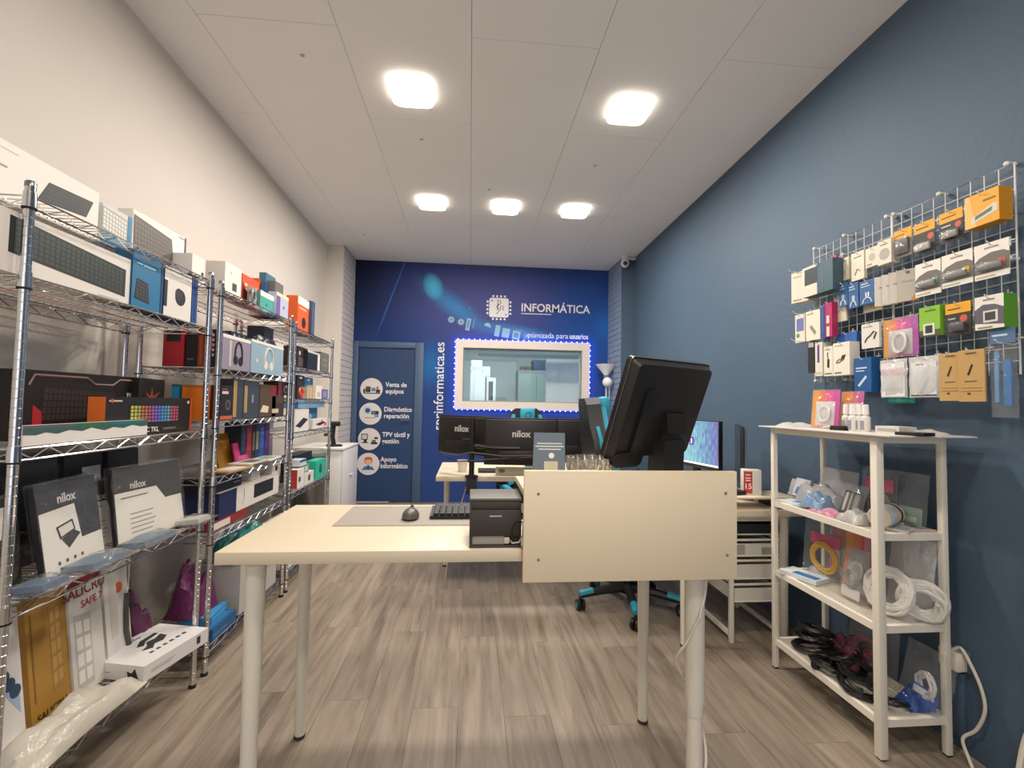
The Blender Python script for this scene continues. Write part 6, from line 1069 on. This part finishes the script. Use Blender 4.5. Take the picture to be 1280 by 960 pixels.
Rg('hub_box', 'white hanging box with a black hub print, farther of the pair', 'box', 1030, 1041, 433, 470, 1.73, 0.05, '#e2dccc', [('p', [(0.35, 0.3), (0.6, 0.26), (0.65, 0.55), (0.4, 0.6)], '#2a2826'), ('s', [(0.5, 0.6), (0.4, 0.75), (0.5, 0.8)], 0.002, '#4a4640'), ('r', 0.1, 0.06, 0.85, 0.1, '#6a6458'), ('r', 0.1, 0.88, 0.7, 0.91, '#a8a294')])
Rg('hub_box', 'white hanging box with a looped black hub print, nearer of the pair', 'box', 1041.5, 1062, 428, 469, 1.72, 0.05, '#e4decf', [('p', [(0.45, 0.45), (0.7, 0.52), (0.8, 0.62), (0.55, 0.6)], '#2a2826'), ('s', [(0.45, 0.5), (0.25, 0.45), (0.2, 0.38), (0.4, 0.4), (0.7, 0.5)], 0.002, '#4a4640'), ('r', 0.1, 0.06, 0.5, 0.1, '#6a6458'), ('r', 0.1, 0.9, 0.6, 0.92, '#a8a294')])
Rg('hanging_card', 'bright blue hanging box behind the hub boxes', 'box', 1046, 1071, 416, 440, 1.775, 0.02, '#2f5aa8', [('r', 0.48, 0, 0.52, 1, '#4a78c0')])
Rg('adapter_box', 'blue hanging box with a silver stick print at the bottom of the farther panel', 'box', 1068, 1089, 447, 490, 1.73, 0.045, '#1d5590', [('p', [(0.2, 0.2), (0.3, 0.15), (0.75, 0.42), (0.68, 0.48)], '#c9d2da'), ('r', 0.1, 0.68, 0.75, 0.72, '#c0d2e2'), ('r', 0.1, 0.6, 0.6, 0.63, '#c0d2e2')])
for px, py, ln in ((1010, 345, 0.14), (1012, 395, 0.12), (1014, 428, 0.13)):
    q = onx(px, py, XG); hook(min(q.y, 2.285), q.z, ln)
# ------------------------------------------------------------------ white mesh shelf below the grid
SX0, SX1, SY0, SY1 = 1.497, 1.757, 1.592, 2.172
SZ = [0.14, 0.47, 0.80, 1.155]
sh = thing('mesh_shelf', 'white metal shelf with four mesh tiers standing below the wire grid', 'shelf', ((SX0+SX1)/2, (SY0+SY1)/2, 0)); xc, yc = (SX0+SX1)/2, (SY0+SY1)/2
for x in (SX0, SX1):
    for y in (SY0, SY1):
        w_ = 0.0145 if (x == SX0 and y == SY0) else 0.011
        lg = MB().box(x-xc-w_, x-xc+w_, y-yc-w_, y-yc+w_, 0.006, SZ[3]-0.001, WHITE_MET, 0.002).build('leg', sh); MB().box(x-xc-0.01, x-xc+0.01, y-yc-0.01, y-yc+0.01, 0, 0.006, RUBBER).build('foot', lg)
def mesh_deck():
    g = MB(); w_, l_ = SX1-SX0, SY1-SY0
    for x0, x1, y0, y1 in ((0.012, w_-0.012, -0.008, 0.008), (0.012, w_-0.012, l_-0.008, l_+0.008), (-0.008, 0.008, 0.012, l_-0.012), (w_-0.008, w_+0.008, 0.012, l_-0.012)): g.box(x0, x1, y0, y1, -0.026, 0.0, WHITE_MET)
    return g.mesh('tier_frame')
mf = mesh_deck(); g = MB(); w_, l_ = SX1-SX0, SY1-SY0
for k in range(1, 34): x = w_*k/34; g.box(x-0.0012, x+0.0012, 0, l_, -0.006, -0.0045, WHITE_MET)
for k in range(1, 76): y = l_*k/76; g.box(0, w_, y-0.0012, y+0.0012, -0.0045, -0.003, WHITE_MET)
md = g.mesh('mesh_deck')
for z in SZ:
    f_ = link('tier_frame', mf, sh, (SX0-xc, SY0-yc, z)); d_ = link('mesh_deck', md, f_); d_['kind'] = 'stuff'
# loose board on top
tb = MB(); tb.box(1.46, 1.80, 1.50, 2.24, SZ[3]+0.001, SZ[3]+0.007, m('#d8d2cc', 0.4), 0.001); tag(tb.build('top_sheet'), 'thin pale sheet laid over the top of the mesh shelf', 'sheet')
ZT = SZ[3]+0.007
def on_top(px, py, X): return onx(px, py, X).y
def stand_pouch(name, lab, px0, px1, pyt, X, z, t, film_m, inner, seed, lean=-0.1, turn=0.0, sc=1.0):
    a, b = onx(px0, pyt+20, X), onx(px1, pyt+20, X); h = onx((px0+px1)/2, pyt, X).z-z
    return pouch(name, lab, 'packet', (X+t/2, (a.y+b.y)/2, z+0.003), abs(a.y-b.y)*sc, h, t, -HP+turn, film_m, lean, seed, inner=inner)
stand_pouch('cable_pouch', 'orange and pink pouch standing on the top sheet, left one', 1012, 1040, 487, 1.60, ZT, 0.03, FILM, gradcard(['#e0962e', '#e0704a', '#d8508a', '#c83a9a'], '#c9c6c6'), 61, turn=0.2)
stand_pouch('cable_pouch', 'orange and pink pouch standing behind the white bottles', 1044, 1072, 489, 1.66, ZT, 0.03, FILM, gradcard(['#d88a2a', '#d8862e', '#c45a7a', '#b04a8a'], '#bdb8b8'), 62)
for k, (px, X, lab) in enumerate(((1058, 1.60, 'small white spray bottle on the top sheet, farthest of four'), (1066, 1.585, 'small white spray bottle on the top sheet, second of four'), (1074, 1.60, 'small white spray bottle on the top sheet, third of four'), (1082, 1.60, 'small white spray bottle on the top sheet, nearest of four'))):
    o = thing('spray_bottle', lab, 'bottle', (X, on_top(px, 515, X), ZT), 0, 'spray bottles on the top sheet')
    MB().lathe([(0.0155, 0), (0.0165, 0.004), (0.0165, 0.058), (0.008, 0.066), (0.008, 0.068)], m('#e3dfd6', 0.4), 16).build('bottle_body', o); MB().lathe([(0.011, 0.068), (0.0125, 0.07), (0.011, 0.108), (0.009, 0.11)], m('#efece6', 0.35), 14).build('cap', o)
    MB().box(-0.0172, -0.0165, -0.008, 0.008, 0.008, 0.045, m('#8d8f98', 0.5)).build('label_print', o)
o = thing('adapter', 'black adapter with a white cable lying by the bottles', 'adapter', (1.56, on_top(1049, 525, 1.56), ZT), 0.3); MB().box(-0.02, 0.02, -0.03, 0.03, 0, 0.02, BLACK, 0.004).build('adapter_block', o); MB().tube(coil_pts(0.022, 0.003, 3, 4, c=(0.0, 0.04, 0.012), plane='xy'), 0.003, m('#d8d4cc', 0.4), 6).build('cable', o)
crumple('packet', 'crumpled silver packet lying at the far end of the top sheet', 'packet', (1.60, 2.15, ZT), 0.16, 0.16, 0.025, film('silver_bag', '#c9c9c6', 0.95, 0.15), 71, 8)
o = pack('clear_tray', 'clear plastic tray with a white card on the top sheet', 'tray', (1.60, on_top(1119, 524, 1.60), ZT), 0.10, 0.07, 0.028, -HP, '#cfcac2', [('r', 0.1, 0.3, 0.9, 0.7, '#a8a49c'), ('rt', 0.1, 0.1, 0.9, 0.9, '#dedad2')])
o = thing('tablet', 'small black tablet lying at the near part of the top sheet', 'tablet', (1.58, on_top(1143, 527, 1.58), ZT), 0.3); MB().box(-0.035, 0.035, -0.045, 0.045, 0, 0.012, BLACK, 0.003).build('case', o); MB().box(-0.03, 0.03, -0.04, 0.04, 0.012, 0.0124, m('#15181c', 0.12)).build('display', o)
crumple('packet', 'crumpled clear packet at the near end of the top sheet', 'packet', (1.68, 1.60, ZT), 0.16, 0.15, 0.022, film('pale_bag', '#cfcbc6', 0.9, 0.15), 72, 8)
# tier 1
Z = SZ[2]; SILV = film('silver_pouch', '#b9babb', 0.85, 0.12)
crumple('cable_pouch', 'silver pouch heap at the far end of the upper tier', 'packet', (1.64, 2.04, Z), 0.17, 0.22, 0.12, SILV, 81, 9)
crumple('cable_pouch', 'blue and silver pouch slumped over the front of the silver heap', 'packet', (1.56, 1.965, Z+0.012), 0.10, 0.12, 0.075, film('blue_silver_pouch', '#7f9cba', 0.9, 0.12), 87, 8)
pack('cable_card', 'white and blue card lying in front of the silver pouches', 'packet', (1.555, 2.08, Z+0.0), 0.15, 0.10, 0.012, -HP+0.3, '#d4d8dc', [('rt', 0.4, 0.2, 0.95, 0.7, '#3f7ab0')])
stand_pouch('cable_pouch', 'silver pouch standing at the back of the upper tier', 1022, 1066, 588, 1.69, Z, 0.03, SILV, card(0.1, 0.003, 0.12, '#a8aaae', [('c', 0.5, 0.5, 0.2, '#5a7ab8')]), 82)
stand_pouch('cable_pouch', 'clear pouch with a magenta header on the upper tier', 1068, 1112, 586, 1.66, Z, 0.04, FILM, both(card(0.13, 0.003, 0.05, '#c43a6e', [], z=0.115), coil(0.045, 0.008, 5, 0.005, '#6a6762', 0.055, 9)), 83)
stand_pouch('cable_pouch', 'clear pouch with green contents at the near back of the upper tier', 1113, 1152, 592, 1.69, Z, 0.03, FILM, card(0.09, 0.004, 0.07, '#7d9a86', [('r', 0.2, 0.2, 0.8, 0.5, '#b8c4ba')]), 84)
o = thing('ribbon_roll', 'white roll in clear wrapping with a black ring on the upper tier', 'roll', (1.62, 1.685, Z+0.042), 0.4); o.rotation_euler = (0, HP, 0.5); MB().lathe([(0.036, -0.07), (0.04, -0.065), (0.04, 0.065), (0.036, 0.07)], m('#cdbfae', 0.35), 20).build('roll', o); MB().lathe([(0.0412, 0.03), (0.0412, 0.045)], BLACK, 20).build('band', o); MB().lathe([(0.0412, -0.05), (0.0412, -0.02)], m('#b8cfdc', 0.3), 20).build('label_print', o)
crumple('packet', 'pink and white packet lying at the front of the upper tier', 'packet', (1.545, 1.90, Z), 0.08, 0.16, 0.03, film('pink_bag', '#c98a9e', 0.9, 0.2), 85, 7)
crumple('packet', 'clear crumpled packet lying in the middle of the upper tier', 'packet', (1.56, 1.76, Z), 0.10, 0.12, 0.055, film('grey_bag', '#b4b2ae', 0.85, 0.12), 86, 8)
stand_pouch('cable_pouch', 'silver pouch with a blue print standing behind the white and blue card', 982, 1018, 602, 1.655, Z, 0.025, SILV, card(0.1, 0.003, 0.09, '#c4c6c8', [('p', [(0.1, 0.1), (0.9, 0.1), (0.6, 0.6), (0.2, 0.5)], '#3f74b0')], y=-0.014), 88, lean=-0.3)
stand_pouch('cable_pouch', 'black and white striped pouch between silver pouches on the upper tier', 1042, 1072, 605, 1.60, Z, 0.02, FILM, card(0.09, 0.006, 0.1, '#4a4846', [('r', 0.1, 0.1, 0.25, 0.9, '#c9c4bc'), ('r', 0.4, 0.1, 0.5, 0.9, '#a8a49c'), ('r', 0.65, 0.1, 0.9, 0.9, '#8a8680')]), 89, lean=-0.35)
for k, (xx, yy, c, c2, lab) in enumerate(((1.70, 1.64, '#c4b2ac', '#9a7c80', 'pale pink card lying at the near right corner of the upper tier'), (1.63, 1.63, '#b4aca4', '#7e9ab0', 'grey card lying at the near corner of the upper tier'), (1.70, 1.75, '#c9c4bc', '#a08a8c', 'pale card lying behind the wrapped roll'))):
    pack('cable_card', lab, 'packet', (xx, yy, Z), 0.07, 0.09, 0.006+0.003*k, -HP+0.5*k, c, [('rt', 0.15, 0.15, 0.85, 0.6, c2)])
# tier 2
Z = SZ[1]
stand_pouch('cable_pouch', 'orange and pink pouch leaning at the back of the middle tier', 1030, 1075, 655, 1.69, Z, 0.03, FILM, gradcard(['#cf5a8a', '#d8762e', '#d8862e', '#cf4a6a'], '#b8b0ac'), 96)
stand_pouch('cable_pouch', 'clear pouch with a white card at the near back of the middle tier', 1105, 1160, 672, 1.715, Z, 0.02, FILM_MILKY, card(0.1, 0.003, 0.16, '#cfccc6', [('r', 0.2, 0.7, 0.8, 0.74, '#8a8680')]), 97)
crumple('packet', 'silver packet lying behind the blue and white packet of the middle tier', 'packet', (1.67, 2.07, Z), 0.12, 0.15, 0.05, SILV, 98)
stand_pouch('cable_pouch', 'clear pouch with a magenta header and a yellow cable', 1000, 1045, 652, 1.60, Z, 0.05, FILM, both(card(0.15, 0.003, 0.05, '#c4386e', [], z=0.15), coil(0.058, 0.009, 5, 0.006, '#d0a01e', 0.095, 10)), 91, turn=0.15)
stand_pouch('cable_pouch', 'orange and magenta pouch standing in the middle tier', 1046, 1082, 660, 1.60, Z, 0.04, FILM, gradcard(['#d8862e', '#d8762e', '#cf4a6a', '#b83a7a'], '#b0acac'), 92)
stand_pouch('cable_pouch', 'narrow pouch with a grey cable in front of the orange one', 1044, 1070, 690, 1.545, Z, 0.035, FILM, both(card(0.09, 0.003, 0.04, '#d4cfc8', [], z=0.01), coil(0.032, 0.006, 4, 0.004, '#8e8a84', 0.085, 11)), 93)
pack('cable_card', 'blue and white packet lying at the far front of the middle tier', 'packet', (1.555, 2.05, Z), 0.17, 0.10, 0.02, -HP+0.35, '#d0d4d8', [('rt', 0.3, 0.1, 0.95, 0.55, '#3a72a8'), ('rt', 0.05, 0.6, 0.5, 0.95, '#e4e2da')])
CW1 = '#dedad2'
stand_pouch('cable_coil_bag', 'large bag holding a round white cable coil, middle tier', 1070, 1130, 668, 1.575, Z, 0.06, FILM, both(coil(0.068, 0.016, 9, 0.0075, CW1, 0.088, 12)), 94, lean=-0.08, turn=0.1)
stand_pouch('cable_coil_bag', 'large bag holding an oval white cable coil at the near end of the middle tier', 1130, 1158, 675, 1.645, Z, 0.05, FILM, both(coil(0.056, 0.016, 9, 0.0075, CW1, 0.08, 13)), 95, lean=-0.05, turn=0.6, sc=1.25)
# tier 3
Z = SZ[0]
crumple('packet', 'crumpled clear packet with magenta print at the back of the lowest tier', 'packet', (1.69, 1.95, Z), 0.11, 0.2, 0.13, film('magenta_clear_bag', '#7a3a50', 0.7, 0.12), 103)
crumple('packet', 'crumpled blue and silver packet at the near right of the lowest tier', 'packet', (1.69, 1.66, Z), 0.09, 0.09, 0.07, film('blue_clear_bag', '#2f4f94', 0.75, 0.12), 104)
def black_coil(lab, x, y, z, R, loops, rad, seed, plane='xy', tilt=0.0):
    o = thing('cable_bundle', lab, 'cable', (x, y, z)); o.rotation_euler = (tilt, 0, seed)
    MB().tube(coil_pts(R, 0.014, loops, seed, c=(0, 0, 0.018), plane=plane), rad, m('#141315', 0.35), 6).build('cable_coil', o)
    MB().box(R-0.012, R+0.016, -0.012, 0.012, 0.002, 0.036, m('#1f1e20', 0.5), 0.004).build('tie', o); return o
black_coil('black cable bundle at the far end of the lowest tier', 1.60, 2.06, Z, 0.07, 6, 0.006, 1)
black_coil('black cable bundle stacked on the far one', 1.60, 2.05, Z+0.04, 0.062, 5, 0.0055, 2)
black_coil('black cable bundle in the middle front of the lowest tier', 1.555, 1.90, Z, 0.058, 5, 0.006, 3)
black_coil('black cable bundle with a thin lead, near front of the lowest tier', 1.56, 1.755, Z, 0.06, 6, 0.006, 4)
black_coil('black cable bundle stacked on the near front one', 1.58, 1.78, Z+0.04, 0.05, 4, 0.006, 5)
black_coil('black cable bundle leaning in the middle of the lowest tier', 1.63, 1.88, Z+0.0, 0.055, 5, 0.006, 6)
black_coil('black cable bundle stacked above the middle one', 1.62, 1.90, Z+0.04, 0.05, 4, 0.006, 7)
black_coil('thin black cable bundle at the near front corner of the lowest tier', 1.60, 1.655, Z, 0.04, 5, 0.004, 8)
black_coil('third black cable bundle on top of the far pile', 1.61, 2.04, Z+0.08, 0.055, 4, 0.0055, 9)
stand_pouch('cable_pouch', 'clear bag with magenta card and dark cable on the lowest tier', 1052, 1112, 775, 1.68, Z, 0.05, FILM, both(card(0.13, 0.003, 0.06, '#a8325c', [], z=0.07), coil(0.05, 0.01, 5, 0.006, '#2a2628', 0.06, 16)), 101)
stand_pouch('cable_pouch', 'clear bag with a blue and white cable at the near end of the lowest tier', 1112, 1172, 812, 1.66, Z, 0.06, FILM, both(card(0.10, 0.004, 0.06, '#2a56a8', [('r', 0.1, 0.5, 0.9, 0.9, '#d4d8de')], z=0.02), coil(0.036, 0.01, 4, 0.005, '#c9c8c8', 0.09, 17)), 102, lean=-0.25)
# ------------------------------------------------------------------ lettering becomes plain mesh
bpy.context.view_layer.update()
dg = bpy.context.evaluated_depsgraph_get()
for o in [q for q in S.objects if q.type == 'FONT']:
    me = bpy.data.meshes.new_from_object(o.evaluated_get(dg)); nm = o.name
    r = bpy.data.objects.new('tmp', me); COL.objects.link(r); r.parent = o.parent; r.matrix_local = o.matrix_local.copy()
    if o.parent is None: r.matrix_world = o.matrix_world.copy()
    bpy.data.objects.remove(o); r.name = nm
